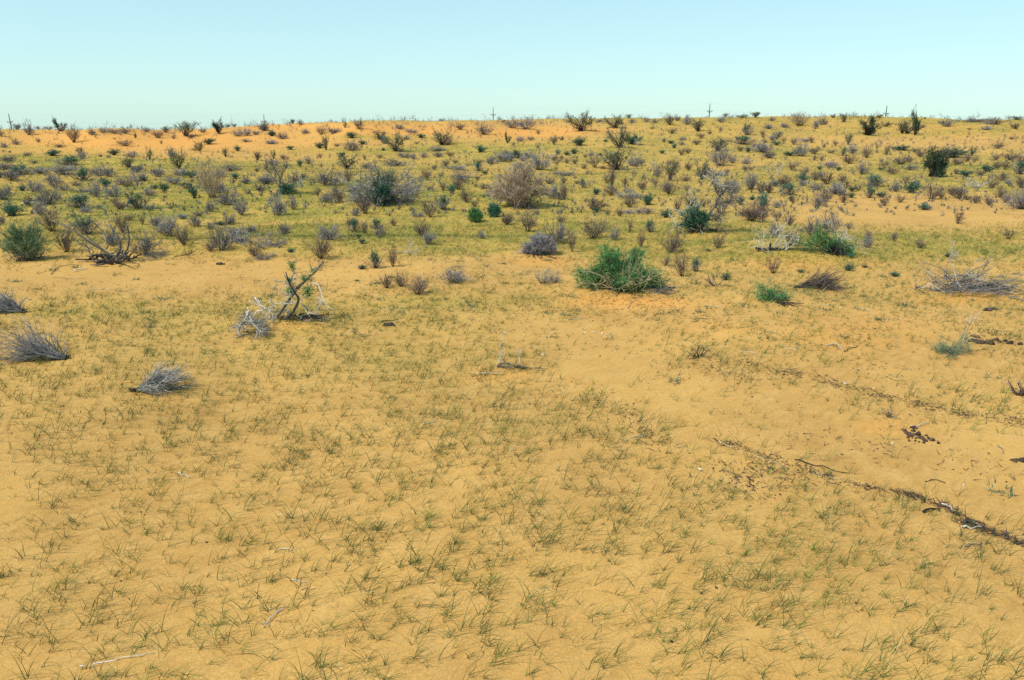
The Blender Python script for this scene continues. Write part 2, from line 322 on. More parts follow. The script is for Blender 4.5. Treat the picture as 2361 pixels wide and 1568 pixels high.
# ------------------------------------------------------------------ where each shrub stands
# kind, x, y of its foot, width, height, read off enlarged crops of the photograph
CROPS = {'A': (0, 400, 2.1464), 'B': (1000, 400, 2.1464), 'C': (2000, 400, 2.1464), 'D': (3000, 400, 2.1542), 'E': (0, 750, 2.1464), 'F': (1000, 750, 2.1464), 'G': (2000, 750, 2.1464), 'H': (3000, 750, 2.1542)}
CAT = {
'A': """o 155 245 80 60;g 250 300 75 130;d 510 270 90 105;t 540 270 55 50;g 10 315 40 70;p 325 248 35 35;t 420 250 80 35;p 635 365 90 130;g 790 300 75 60;p 525 405 90 30;p 330 365 35 35;g 140 385 60 45;g 30 410 60 45;g 975 285 110 45;g 885 280 60 45;g 1070 285 80 50;n 1165 330 25 60;g 1260 275 80 40;p 1355 325 115 70;p 1490 335 50 40;o 1425 280 100 60;o 1600 310 190 140;p 1635 328 90 40;g 1740 280 60 45;d 1880 290 80 115;p 1955 235 60 35;o 2010 220 50 35;p 1085 395 115 45;p 985 335 30 14;p 1385 378 25 30;n 1795 380 100 55;o 1715 440 80 90;p 1670 435 50 22;n 2040 440 60 50;g 2115 360 80 25;g 2045 310 90 55;g 2110 305 80 65;g 2200 300 70 40;g 2270 265 80 75;n 2335 310 60 50;g 2325 380 80 30;n 455 478 110 50;n 980 475 95 55;g 1145 488 95 45;n 865 488 25 18;g 935 497 30 25;o 1285 515 50 110;g 700 505 60 60;o 690 460 60 60;g 235 480 50 30;n 85 455 22 18;g 80 530 100 50;n 300 545 45 25;m 180 640 170 80;g 90 690 130 90;g 340 630 140 50;n 5 670 50 60;m 600 560 200 80;g 560 640 180 80;m 720 690 160 110;g 860 655 110 80;g 950 660 90 80;o 1110 580 110 90;g 1350 660 90 80;g 1190 620 90 60;n 1195 600 40 35;o 1540 590 120 170;g 1480 490 60 80;g 1190 700 120 80;t 1090 745 130 80;n 1240 700 60 45;g 1500 720 110 60;n 1640 670 100 70;g 1550 650 110 60;g 1890 660 130 60;n 2020 675 80 50;g 1980 610 120 60;t 1820 840 200 270;g 1880 800 140 80;n 910 745 95 75;n 1330 765 55 40;n 1415 785 85 70;m 1600 760 110 60;n 1670 845 75 110;g 1030 730 80 60;g 990 830 110 90;g 700 795 110 35;g 830 830 110 130;g 490 750 100 80;g 290 790 110 90;n 200 780 60 50;g 550 780 70 50;g 650 740 60 40;p 2240 785 60 40;g 2290 720 110 70;g 2120 720 80 50;p 2205 620 40 40;p 2210 520 60 60;o 1940 490 50 80;g 1280 820 90 60;g 450 700 90 60;g 40 600 120 60""",
'B': """g 125 265 80 80;n 190 310 70 50;g 280 335 90 60;n 365 190 40 45;g 430 215 50 50;t 610 295 110 80;g 715 290 110 60;g 475 290 80 50;o 815 240 40 70;p 940 250 85 95;n 870 325 110 60;o 1110 340 130 90;n 1120 342 80 40;g 1155 375 50 60;o 1255 440 160 150;p 1295 445 50 35;o 655 430 60 125;n 600 415 80 50;n 350 425 65 35;g 865 435 130 80;n 965 382 65 38;n 1145 437 28 28;p 745 400 60 25;g 190 370 90 25;g 1290 250 80 50;g 1380 280 110 35;n 1470 325 90 40;o 1650 385 150 130;p 1700 385 100 55;p 1810 255 90 60;g 2010 295 140 100;g 1600 440 130 40;n 1980 450 95 62;p 1720 485 60 45;g 1335 495 120 45;g 1490 495 70 45;o 835 590 170 130;n 795 490 60 45;g 505 550 70 60;p 605 500 45 40;p 290 510 50 40;o 205 505 40 75;g 195 565 90 50;p 65 520 60 70;p 615 580 30 35;n 430 570 50 60;g 1230 570 150 60;p 1680 570 50 50;g 1765 595 140 30;p 1760 545 50 35;p 1585 600 40 30;g 1410 510 40 50;p 985 515 40 40;p 1110 500 70 35;p 1520 690 70 90;g 1820 690 140 80;p 1640 660 40 30;p 1955 690 40 45;m 1960 610 100 70;p 1965 550 60 40;g 2080 550 100 60;g 2170 530 130 70;p 1660 780 60 70;p 1790 770 100 90;g 670 730 190 120;n 460 690 50 60;g 120 720 130 60;p 90 785 60 40;p 575 820 60 60;p 700 840 100 60;p 845 700 80 110;p 380 720 80 90;p 1940 750 30 30;p 2020 760 90 40;m 2290 500 110 70;n 2020 640 60 35;g 1350 340 60 40;p 1430 380 50 25;g 1620 490 70 40;g 1640 160 60 20;p 1200 740 140 110;g 1370 830 130 110;g 950 790 110 80;g 1010 590 90 50;g 2310 590 80 60""",
'C': """g 235 250 150 105;g 110 240 130 80;o 30 190 60 25;o 700 265 220 150;o 990 240 200 115;g 1130 195 60 35;o 1110 155 60 40;p 1460 215 90 95;g 1250 190 60 50;p 1305 250 50 25;o 1700 270 130 120;g 1610 210 80 80;g 1900 190 80 50;o 2080 155 90 35;o 2195 148 75 50;o 1935 135 50 40;g 2310 250 80 50;m 2080 380 210 70;m 2125 300 110 110;d 60 370 50 90;o 1030 410 190 170;n 1140 380 130 80;w 1170 395 40 60;n 680 390 125 70;n 905 360 40 25;o 465 385 65 80;o 530 345 60 40;p 330 295 50 40;g 265 345 60 40;p 325 415 30 35;g 175 355 60 40;p 120 390 30 25;p 1475 290 100 50;p 1410 365 30 35;n 1465 375 60 30;n 1495 415 45 40;g 1565 345 60 30;g 1560 390 40 40;p 1690 385 70 45;p 1730 330 70 50;p 1560 475 50 50;p 1615 460 50 45;n 1390 460 50 30;o 1870 440 160 110;p 2065 440 60 45;n 2130 450 40 50;g 2250 450 130 75;p 2310 500 90 60;p 2255 300 50 50;n 570 475 60 35;n 635 465 60 50;g 495 470 40 50;g 790 480 50 35;n 865 480 45 25;p 730 495 30 30;p 660 505 30 30;p 460 520 70 45;p 530 510 40 35;g 200 525 70 45;g 60 490 110 50;n 90 520 60 50;g 245 500 100 60;g 340 600 170 150;g 575 650 130 35;g 500 640 80 25;p 575 545 50 40;p 645 550 50 45;p 815 580 100 100;p 490 560 50 45;o 1000 600 230 180;g 1150 570 110 90;p 1215 560 40 50;p 960 750 60 170;p 915 715 60 50;m 715 750 70 80;p 550 715 50 50;p 640 675 30 25;p 715 590 50 30;p 1070 730 50 60;p 1215 770 70 80;p 1335 730 50 50;w 1305 580 50 50;p 1450 560 50 45;p 1510 570 60 55;p 1620 605 60 70;o 1460 690 120 150;o 1730 680 130 160;g 1900 565 140 140;g 1990 540 60 60;l 1850 650 150 40;p 1945 640 40 50;p 1590 695 110 40;g 2100 600 50 40;p 2150 605 40 30;g 2120 550 80 50;g 2145 770 85 150;g 2000 800 110 90;g 1980 750 80 50;p 2240 800 60 80;p 2305 800 60 80;g 2340 740 60 50;p 1455 810 130 130;p 1600 780 60 50;g 1330 200 60 40;g 850 190 80 30;p 1520 180 50 40;g 2340 180 60 35;p 1890 270 30 40;p 1800 295 50 40;g 2340 350 60 60;p 420 720 100 50;g 1350 660 60 90;p 660 720 60 30;p 880 590 50 25""",
'D': """o 45 150 80 52;t 430 225 130 120;p 160 250 60 35;o 230 340 115 80;g 620 215 90 70;o 810 190 80 85;o 720 155 60 40;o 845 385 70 90;p 735 400 35 50;p 635 415 35 40;d 1020 305 170 150;o 1310 290 110 130;d 1420 305 95 205;o 1360 290 160 100;o 1170 230 100 50;o 1110 155 80 35;p 1490 240 50 35;n 1505 165 15 25;g 1700 230 105 70;g 1950 190 220 35;p 2120 210 150 60;g 2040 260 100 40;o 2290 250 100 60;o 2300 170 120 40;p 1900 255 60 15;p 2130 418 90 58;p 2260 340 60 25;p 1090 430 30 45;p 1175 475 50 80;p 1005 500 72 95;n 1300 430 160 40;o 1420 450 60 40;p 1465 490 80 65;o 795 480 60 90;g 875 460 80 70;p 550 465 80 60;g 440 485 105 115;n 340 480 110 40;p 375 385 50 55;n 225 390 80 40;p 130 370 40 25;p 290 380 35 60;g 110 450 120 60;g 170 500 90 50;p 560 520 40 45;p 615 525 40 45;p 860 550 110 80;w 245 660 60 115;p 360 605 60 70;g 690 580 110 50;n 600 600 50 30;n 760 610 40 40;g 965 640 90 110;p 1160 590 70 70;n 1125 605 60 25;p 1300 555 120 60;p 1375 540 60 55;g 1390 605 90 45;p 1230 640 100 70;n 1760 500 220 90;o 1910 480 80 80;p 1640 500 120 80;p 1780 560 100 50;p 1930 540 50 55;p 1865 530 60 60;p 2250 520 150 60;p 2120 520 80 50;n 2040 620 100 65;p 2130 590 70 50;p 2200 600 90 70;m 2330 640 130 110;n 1860 660 130 60;p 1990 650 80 40;p 2165 695 100 65;g 2230 725 50 40;p 2340 760 110 100;p 1775 640 40 50;p 460 660 70 70;n 450 700 90 60;g 450 740 60 50;p 300 750 110 90;p 565 690 80 70;p 660 725 110 90;g 580 775 90 60;p 790 710 70 60;p 825 760 70 60;m 1060 740 170 95;p 1340 715 70 60;n 1395 800 140 100;g 745 810 110 80;n 880 790 60 50;p 935 780 60 50;g 1250 790 70 60;w 1880 740 110 60;p 1740 810 80 60;w 1960 760 140 60;p 2080 760 90 70;p 100 800 50 60;p 160 800 50 70;p 15 800 40 130;n 215 740 50 50;p 2330 560 90 80;g 2060 210 100 40;p 1660 205 60 30;g 560 250 50 90;p 110 325 40 35;p 30 410 40 40;g 480 360 60 30;p 530 370 50 50;p 700 460 60 30;g 300 240 80 50""",
'E': """g 45 105 130 110;n 100 245 155 115;g 10 320 50 80;g 420 145 150 140;g 360 230 100 120;p 450 380 200 170;p 570 555 150 190;m 700 175 220 110;g 745 215 90 50;m 740 400 180 140;p 1060 390 100 150;m 1190 190 160 150;g 1290 200 80 60;p 1030 190 110 70;p 990 140 60 60;g 1250 575 190 170;l 1340 592 140 40;p 1225 320 60 90;g 1335 330 80 80;g 1465 420 150 170;p 1580 495 100 150;g 1670 335 90 100;p 1710 245 80 40;g 1570 270 80 45;g 1810 360 60 60;g 1905 540 150 200;p 1810 550 90 90;g 1965 315 90 90;n 1890 320 110 30;l 2090 395 200 60;l 2160 447 330 45;g 1970 150 170 110;g 1810 205 70 80;g 2075 235 90 110;p 2190 590 110 110;l 2280 605 160 40;p 265 160 80 90;g 960 490 130 110;p 1110 285 70 50""",
'F': """m 1145 152 190 175;n 885 55 85 60;g 245 240 115 170;g 370 190 60 100;w 465 180 50 45;g 690 450 150 130;p 610 612 150 175;g 290 415 80 110;g 15 390 60 60;l 240 500 130 65;l 120 512 100 40;p 770 130 105 130;g 650 130 80 70;p 990 225 115 130;g 915 245 60 60;p 850 330 55 65;m 900 385 120 120;p 985 400 50 100;n 935 440 45 50;n 960 482 60 45;m 1090 360 110 90;g 1125 430 80 90;p 1235 330 60 60;p 1550 255 150 130;l 1440 250 80 40;m 1660 190 110 120;p 1865 130 105 120;n 1735 50 80 80;p 1930 165 60 50;g 2065 75 90 45;p 2210 320 80 90;p 1480 420 120 150;g 1530 490 90 110;w 1360 565 110 130;g 1985 440 60 70;m 1075 692 105 150;p 1225 682 75 155;g 1740 812 185 115;n 960 700 80 40;n 345 555 60 30;p 1175 862 120 110;p 1300 852 110 120;p 1440 920 150 140;n 920 805 40 20""",
'G': """g 450 95 115 110;p 550 105 90 110;p 60 320 80 90;p 240 380 130 170;g 480 470 190 150;p 620 550 65 160;p 795 440 205 155;p 810 198 160 110;n 830 217 50 50;n 825 60 60 60;p 930 235 40 40;p 1030 245 60 70;p 1115 170 100 90;n 1270 150 90 95;p 1265 228 60 50;m 1290 385 80 110;p 1115 385 60 100;g 985 450 65 100;p 1205 515 55 150;p 1465 560 155 185;n 1430 258 115 65;p 1520 215 60 120;p 1865 525 95 115;p 1560 762 145 165;m 1680 722 80 125;n 1940 792 80 60;n 1790 550 50 25;p 1420 670 60 85;p 1855 290 60 90;p 1910 220 120 130;p 2150 290 160 140;p 2240 300 100 130;n 2065 150 60 80;m 2260 200 100 120;l 1090 88 175 45;p 960 70 110 70;p 530 300 90 60;s 370 822 150 115;s 470 818 110 90;p 1635 160 110 100;p 1750 170 60 80;l 1180 222 200 45""",
'H': """p 20 290 110 115;n 20 110 45 40;m 110 150 110 100;m 330 62 160 90;n 350 115 45 50;g 225 175 60 55;p 230 290 90 100;p 335 325 105 90;p 370 140 40 60;g 595 157 110 90;p 650 120 85 90;g 750 60 110 80;p 800 130 80 80;n 870 90 60 50;m 1030 90 80 100;n 1130 85 90 50;p 1160 160 70 70;p 1290 130 60 60;n 1500 192 85 55;w 1550 190 45 50;p 1565 102 115 120;p 1650 97 60 60;p 1800 97 115 90;p 1870 107 60 40;p 1945 137 60 70;p 2060 155 70 80;p 2145 85 80 90;p 2200 130 80 90;g 2330 188 165 150;p 1790 312 90 95;p 2225 447 92 92;p 1245 467 50 80;p 1460 522 80 70;g 1000 517 80 110;g 535 410 110 140;g 695 390 130 160;p 855 360 60 55;g 195 435 90 130;p 350 500 100 130;n 865 607 60 50;n 845 717 85 65;p 200 742 105 115;n 435 733 60 35;n 990 690 50 25;n 1700 600 50 35;w 1725 650 90 170;n 1250 765 80 40;p 1020 440 60 70;n 430 380 50 30""",
}
# trim of the heroes that are built one by one: view x, view y, short name used to say where the other shrubs stand
MARKS = [(1430,660,'the big green bush'),(655,735,'the pale leaning dead tree'),(2230,668,'the grey brush heap'),(1205,470,'the broad tan bush'),
 (1605,535,'the fallen bleached tree'),(265,600,'the long-armed dead tree'),(60,598,'the feathery green shrub'),(1118,500,'the paired round bushes'),
 (743,515,'the round green-topped shrub'),(885,465,'the silvery tangle'),(640,445,'the bare grey tree'),(1245,582,'the wide grey dome'),
 (2000,310,'the squat dark tree'),(2105,310,'the tall dark tree'),(2155,405,'the dark olive tree'),(495,455,'the tall tan shrub'),
 (135,300,'the dark forked tree'),(505,302,'the slender dune tree'),(1345,300,'the wide crest shrub'),(1168,330,'the small upright tree'),(1720,325,'the smudge stand-in shrub'),
 (1085,350,'the umbrella-crowned shrub'),(25,490,'the dark round bush'),(1370,640,'the sandy mound')]
# ------------------------------------------------------------------ mounds under the large shrubs
SC = 1/1.7345*1.0      # source pixel -> measured-view pixel is 2361/4096
K = 2361/4096.
HERO = dict(big=(1427,664), lean=(658,737), tangle=(580,768), fan_left=(146,829), fan_mid=(318,902), arms=(268,605), broom=(62,600), fallen=(1612,535),
            heap=(2235,668), stems=(1785,578), greenstems=(1925,585), mat=(1840,664), sparse=(2192,815), sprawl=(1792,692), dome=(1245,585), tan=(1200,478),
            silver=(885,470), bare=(645,446), log=(1160,847), oval=(1098,512), round=(1140,500), dark=(2155,408), leftfan=(51,721))
for k, h, s in [('big',.22,1.5),('lean',.1,.8),('tangle',.05,.5),('heap',.22,1.3),('stems',.25,1.5),('sprawl',.14,.8),('dome',.2,1.1),('log',.06,.6),('silver',.3,2.),('fallen',.2,1.4),('arms',.12,1.1),('tan',.25,1.6),('bare',.2,1.5)]:
    x, y, z, s_ = hit(*HERO[k]); MOUNDS.append((x, y+.2, h, s))
def spot(vx, vy, sink=.01):
    x, y, z, s = hit(vx, vy); return Vector((x, y, z-sink)), s

# ------------------------------------------------------------------ catalogued shrubs
plants = []
for key, txt in CAT.items():
    ox, oy, zf = CROPS[key]
    for e in txt.split(';'):
        k, *v = e.split(); zx, zy, zw, zh = map(float, v)
        plants.append(dict(k=k, vx=(ox+zx/zf)*K, vy=(oy+zy/zf)*K, w=zw/zf*K, h=zh/zf*K))
SPECIAL = {  # landmark short name -> label of the catalogued plant that it is
 'the squat dark tree': 'squat dark green tree with wide drooping crown, wider of two dark crest trees',
 'the tall dark tree': 'tall narrow dark tree with curved trunk, taller of the two dark crest trees',
 'the tall tan shrub': 'tall pinkish tan shrub of fine wands rising over the grey scrub in the left half',
 'the dark forked tree': 'dark forked little tree on the dune skyline, the one farthest to the left',
 'the slender dune tree': 'slender dark tree with thin crown at the top of the orange dune face',
 'the wide crest shrub': 'wide open olive skyline shrub with bare lower stems past the orange dune',
 'the small upright tree': 'small upright dark tree at the foot of the bright orange sand patch',
 'the smudge stand-in shrub': 'wide grey shrub standing in for a window smudge under the right half of the skyline',  # shrub added in place of a blurred smudge on the window glass
 'the umbrella-crowned shrub': 'olive shrub with a wide umbrella crown on thin fanned stems below the crest',
 'the round green-topped shrub': 'round shrub, grey below and bright green on top, largest ball shrub in the left meadow',
 'the dark round bush': 'dark round blue-green bush at the left edge of the view',
}
MARKS = [m for m in MARKS if m[2] != 'the sandy mound']
MARKS = [((913,349)+(m[2],)) if m[2] == 'the umbrella-crowned shrub' else m for m in MARKS]
for mx, my, nm in MARKS:
    if nm in SPECIAL:
        b = min(plants, key=lambda p: (p['vx']-mx)**2+(p['vy']-my)**2); b['label'] = SPECIAL[nm]; b['mark'] = nm
ORD = ['nearest', 'second', 'third', 'fourth', 'fifth', 'sixth', 'seventh', 'eighth', 'ninth', 'tenth', 'eleventh', 'twelfth', 'thirteenth', 'fourteenth', 'fifteenth', 'sixteenth', 'seventeenth', 'eighteenth', 'nineteenth', 'twentieth']
SECT = ['to the right of', 'behind-right of', 'behind', 'behind-left of', 'to the left of', 'front-left of', 'in front of', 'front-right of']
def sector(p, m):
    dx = p['vx']-m[0]; dy = -(p['vy']-m[1])*2.2; return int(((math.atan2(dy, dx)+math.pi/8) % (2*math.pi))/(math.pi/4)), math.hypot(dx, dy)
rank = {}
for mi, m in enumerate(MARKS):
    for k in KIND:
        bs = {}
        for i, p in enumerate(plants):
            if p['k'] == k and p.get('mark') != m[2]:
                s, d = sector(p, m); bs.setdefault(s, []).append((d, i))
        for s, l in bs.items():
            for r, (d, i) in enumerate(sorted(l)): rank[(mi, i)] = (r, d, s)
for i, p in enumerate(plants):
    if 'label' in p: continue
    c = [(rank[(mi, i)][0]*60+rank[(mi, i)][1], mi) for mi in range(len(MARKS)) if (mi, i) in rank]
    r, d, s = rank[(min(c)[1], i)]; nm = MARKS[min(c)[1]][2]
    x, y, z, mpp = hit(p['vx'], p['vy']); H = p['h']*mpp; W = p['w']*mpp
    size = 'small' if H < .38 else 'tall' if H > 1.25 else 'wide' if W > 1.9*H and W > .9 else ''
    ph = {'p': 'brown twiggy shrub', 'g': 'grey dry shrub', 'n': 'dark green bush', 'm': 'green-topped grey shrub', 'o': 'loose olive shrub', 't': 'tan dry shrub', 'w': 'bleached dead shrub', 'd': 'dark crooked tree', 'l': 'low matted grey brush', 's': 'pale silvery shrub'}[p['k']]
    noun = ph.split()[-1] if p['k'] != 'm' else 'one'
    o = ORD[r] if r < len(ORD) else 'farthest'
    p['label'] = f"{size+' ' if size else ''}{ph}, {'nearest one' if r == 0 else o+' one'} {SECT[s]} {nm}"
seen_labels = set()
for i, p in enumerate(plants):
    name, cat, grp, _ = KIND[p['k']]
    v = len(PROTO[p['k']]); meshes, whole = PROTO[p['k']][int(rng.integers(v))]
    if 'mark' in p: meshes, whole = PROTO[p['k']][{'the tall dark tree': 0, 'the squat dark tree': 1, 'the slender dune tree': 2}.get(p['mark'], 0)]
    loc, mpp = spot(p['vx'], p['vy'])
    fw, fh = (1.36, 1.2) if p['k'] in 'pgtlsw' else (1.12, 1.06); far_ = .84 if p['vy'] < 325 and 'mark' not in p else 1.; W = p['w']*mpp*fw*far_; H = p['h']*mpp*fh*far_
    if loc.y > 70: H *= 1.0
    rz = rng.uniform(-.5, .5) if p['k'] in 'od' else rng.uniform(0, 6.28)
    lab = p['label']
    if p['h'] < 19 and p['w'] < 19 and 'mark' not in p:
        o = link(name, whole, None, loc)
    else:
        o = link(name, None, None, loc)
        for pn, me in meshes: link(pn, me, o)
    o.scale = (W, W, H); o.rotation_euler = (rng.uniform(-.05, .05), rng.uniform(-.05, .05), rz)
    tag(o, lab, cat, grp)

# ------------------------------------------------------------------ plants and dead wood built one by one
class Hero:
    def __init__(self, key, name, label, cat, zf=2.1464):
        self.loc, self.mpp = spot(*HERO[key]); self.s = self.mpp*K/zf     # metres per crop pixel
        self.root = tag(link(name, None, None, self.loc), label, cat)
    def part(self, name, g, m):
        if g.n: return link(name, g.mesh(self.root.name.split('.')[0]+'_'+name, m), self.root)
    def gz(self, x, y): return float(ground(self.loc.x+x, self.loc.y+y))-self.loc.z
    def limb(self, pts, o, dep=0., jit=.12):
        """crop pixels (x, y) relative to o -> metres in this plant's own frame, each limb wandering in depth"""
        n = len(pts); out = []
        d = np.cumsum(rng.normal(size=n)*jit)*.5; d -= d[0]
        t = np.linspace(0, 1, n)
        for i, (x, y) in enumerate(pts):
            yy = dep*t[i]+d[i]; out.append((  (x-o[0])*self.s, yy, max(-(y-o[1])*self.s, -.02)*1.04+0*yy))
        out = np.array(out)
        # smooth by one round of corner cutting
        q = [out[0]]
        for a, b in zip(out[:-1], out[1:]): q += [a*.72+b*.28, a*.28+b*.72]
        return np.array(q+[out[-1]])
def bristle(B, T, pts, nsub, L, r, ntw, tl, tw, spread=.8, t0=.2, up=.05):
    for _ in range(nsub):
        q, dq = at(pts, t0+(1-t0)*rng.random()); sub = line(q, dq+spread*rng.normal(size=3)+np.array([0, 0, up]), L*rng.uniform(.4, 1.2), 4, .25)
        sub[:, 2] = np.maximum(sub[:, 2], .01); B.tube(sub, r, r*.3); T.along(sub, ntw, .7, tl, tw, .1)

# big green bush
h = Hero('big', 'green_bush', 'big sprawling green bush threaded with pale bare stems on a low sand mound', 'bush')
s = 1/K*h.mpp*K; u = h.mpp      # metres per view pixel
L = [(-78,18,18),(-60,34,18),(-42,62,9),(-42,84,9),(-38,98,6),(-20,50,22),(-8,66,17),(4,80,12),(14,88,8),(22,50,26),(44,66,17),(52,82,10),(50,40,26),(78,34,18),(92,20,12),(10,22,26),(-97,14,8),(38,18,22),(68,14,16),(-92,38,7)]
L = [(a*u, rng.uniform(-.4, .4), b*u, c*u) for a, b, c in L]
B, T = lobed(L, 230, .010, 36, .115, .0068, t0=.35, spread=.9, wander=.22, base_r=.35, nb=3, sag=.02, up=.02)
P = Geo(); TP = Twigs()
for _ in range(36):
    az = rng.uniform(0, 6.28); pts = line((rng.normal()*.3, -.35*abs(rng.normal()), .05), (math.cos(az), -.5*abs(math.sin(az)), rng.uniform(.2, 1.)), rng.uniform(.5, 1.35), 8, .26, -.02)
    pts[:, 2] = np.maximum(pts[:, 2], .02); P.tube(pts, .008, .004); bristle(P, TP, pts, 4, .4, .005, 3, .14, .006)
h.part('foliage', T, M['lush_t']); h.part('branches', B, M['brown_b']); TP.into(P); h.part('bare_stems', P, M['straw'])
Bq = Geo(); Tq = Twigs()
for _ in range(34):
    pts = line((rng.uniform(.5, 1.0), rng.uniform(-.5, .1), .0), (1, rng.normal()*.4, .12), rng.uniform(.3, .8), 5, .2); pts[:, 2] = [max(h.gz(a, b)+.02, c*.5) for a, b, c in pts]
    Bq.tube(pts, .009, .003); Tq.along(pts, 14, .7, .12, .008)
h.part('fallen_twigs', Tq.into(Bq), M['deadwood'])

# leaning dead tree, crop J coordinates
h = Hero('lean', 'dead_tree', 'pale leaning dead tree with crossed trunks and a few green tufts', 'dead tree')
o = (240, 470); B = Geo(); T = Twigs(); Wt = Geo(); TW = Twigs(); G = Twigs()
a = h.limb([(170,445),(230,370),(290,290),(330,235),(370,200),(420,150),(470,110),(510,60),(560,15)], o, .5, .05); B.tube(a, .034, .010, 5); bristle(B, T, a, 12, .25, .008, 5, .12, .006, t0=.5)
b = h.limb([(200,478),(260,445),(310,410),(360,340),(390,290),(400,255),(370,215),(350,160),(340,100),(333,30)], o, -.4, .05); B.tube(b, .034, .010, 5); bristle(B, T, b, 10, .25, .008, 5, .12, .006, t0=.5)
for pts in [[(310,250),(370,180),(430,150),(500,90),(540,40)], [(400,260),(440,230),(470,190),(440,140)], [(290,290),(300,220),(290,150),(320,100)]]:
    c = h.limb(pts, o, .2, .05); B.tube(c, .014, .005, 4); bristle(B, T, c, 8, .2, .006, 5, .1, .006)
for pts in [[(385,320),(400,370),(440,430),(480,490),(498,530)], [(440,410),(490,412),(530,430),(552,470),(560,510)], [(160,130),(200,155),(290,160),(320,150)], [(170,175),(175,210),(230,250),(290,270)], [(480,160),(540,165),(575,210),(600,260),(615,300)],
            [(0,280),(30,330),(60,340),(120,360),(160,410)], [(-20,430),(10,385),(60,380),(110,352),(150,380),(170,440)], [(-60,310),(0,345),(60,350),(60,440)], [(300,120),(320,160),(300,210),(330,260)], [(100,450),(130,350),(180,330),(240,360),(290,430)], [(340,430),(380,440),(410,480),(425,515)], [(540,270),(560,285),(585,292)], [(250,150),(280,170),(330,330)], [(20,300),(60,350),(110,430)], [(120,280),(150,360),(150,450)], [(210,320),(250,340),(350,330)]]:
    c = h.limb(pts, o, rng.uniform(-.3, .3), .08); Wt.tube(c, .015, .006, 4); bristle(Wt, TW, c, 6, .24, .006, 4, .15, .007)
for (x, y, r, n) in [(335,30,26,60),(300,225,30,60),(460,240,42,110),(300,150,14,30),(425,130,22,40),(500,60,18,25)]:
    for _ in range(n):
        p = h.limb([(x+rng.normal()*r*.5, y+rng.normal()*r*.5), (x, y)], o)[0]; G.put(p, nrm(rng.normal(size=3)+[0, 0, .8]), .11, .013, rng.random(), rng.normal(size=3)*.2)
R1 = Geo()
for _ in range(30):
    pts = line((rng.uniform(-.15, .45), rng.uniform(-.1, .2), .03), (1, rng.normal()*.3, .05), rng.uniform(.2, .7), 5, .12); pts[:, 2] = np.clip(pts[:, 2], .01, .12); R1.tube(pts, .012, .004)
h.part('trunk', T.into(B), M['deadwood']); h.part('bleached_branches', TW.into(Wt), M['bleached']); h.part('green_tufts', G.into(Geo()), M['lush_t']); h.part('surface_roots', R1, M['darkwood'])

# tangle of dead roots in front of it (crop I coordinates)
h = Hero('tangle', 'dead_brush', 'arched tangle of grey dead twigs lying in front of the leaning dead tree', 'dead brush')
o = (2160, 640); B = Geo(); T = Twigs()
main = [[(2145,440),(2150,500),(2110,540),(2070,580),(2090,640)], [(2145,480),(2190,530),(2240,570),(2250,610),(2235,650)], [(2040,580),(2100,540),(2150,510),(2210,540),(2280,590)]]
for pts in main:
    for q in range(5): c = h.limb([(x+rng.normal()*9, y+rng.normal()*9) for x, y in pts], o, rng.uniform(-.25, .25), .05); B.tube(c, .015, .006, 4); bristle(B, T, c, 12, .2, .005, 5, .13, .006)
h.part('branches', B, M['bleached']); h.part('twigs', T.into(Geo()), M['grey_t'])

def lying_fan(key, name, label, length, ang, wid, n, mb, mt, tilt=.25, dark=True, tw=.006, nt=16, tl=.16, wave=.08, root=M['darkwood']):
    """uprooted brush: all stems stream from one root along the ground and rise a little"""
    h = Hero(key, name, label, 'dead brush'); B = Geo(); T = Twigs(); Rr = Geo()
    for i in range(n):
        a = R(ang)+rng.normal()*wid; e = max(.02, rng.normal()*tilt*.45+tilt)
        d = np.array([math.cos(a)*math.cos(e), math.sin(a)*math.cos(e)*1., math.sin(e)])
        pts = line((rng.normal()*.03, rng.normal()*.03, .03), d, length*rng.uniform(.5, 1.05), 7, wave, -.01); pts[:, 2] = np.maximum(pts[:, 2], .015)
        B.tube(pts, .011, .003); T.along(pts, nt, .3, tl, tw, .25)
        for _ in range(4):
            q, dq = at(pts, rng.uniform(.15, .8)); sub = line(q, dq+.35*rng.normal(size=3), length*.35, 4, .1); sub[:, 2] = np.maximum(sub[:, 2], .01); B.tube(sub, .005, .002); T.along(sub, nt//2, .3, tl, tw, .1)
    for i in range(9):
        pts = line((0, 0, .03), (-math.cos(R(ang))+rng.normal()*.6, rng.normal()*.5, .1), .13, 4, .3); Rr.tube(pts, .02, .008, 4)
    h.part('branches', B, mb); h.part('twigs', T.into(Geo()), mt); h.part('root', Rr, root); return h
lying_fan('fan_left', 'dead_brush', 'large blue-grey uprooted brush fanning left from its dark root near the left edge', 1.2, 164, .34, 50, M['deadwood'], M['grey_t'], .27, nt=15, wave=.09, tw=.005)
hm = lying_fan('fan_mid', 'dead_brush', 'small pale uprooted brush fanning right from its root, lying alone on grassy sand', .74, 10, .42, 36, M['grey_t'], M['pale_t'], .3, nt=13, wave=.05)
lying_fan('leftfan', 'dead_brush', 'grey uprooted brush cut off by the left edge, behind the large uprooted one', .8, 172, .3, 34, M['deadwood'], M['grey_t'], .25)
lying_fan('mat', 'dead_brush', 'brown lying brush fanning right, beside reddish litter in front of the green-footed stems', 1.0, 4, .16, 46, M['darkwood'], M['brown_t'], .13, nt=20)

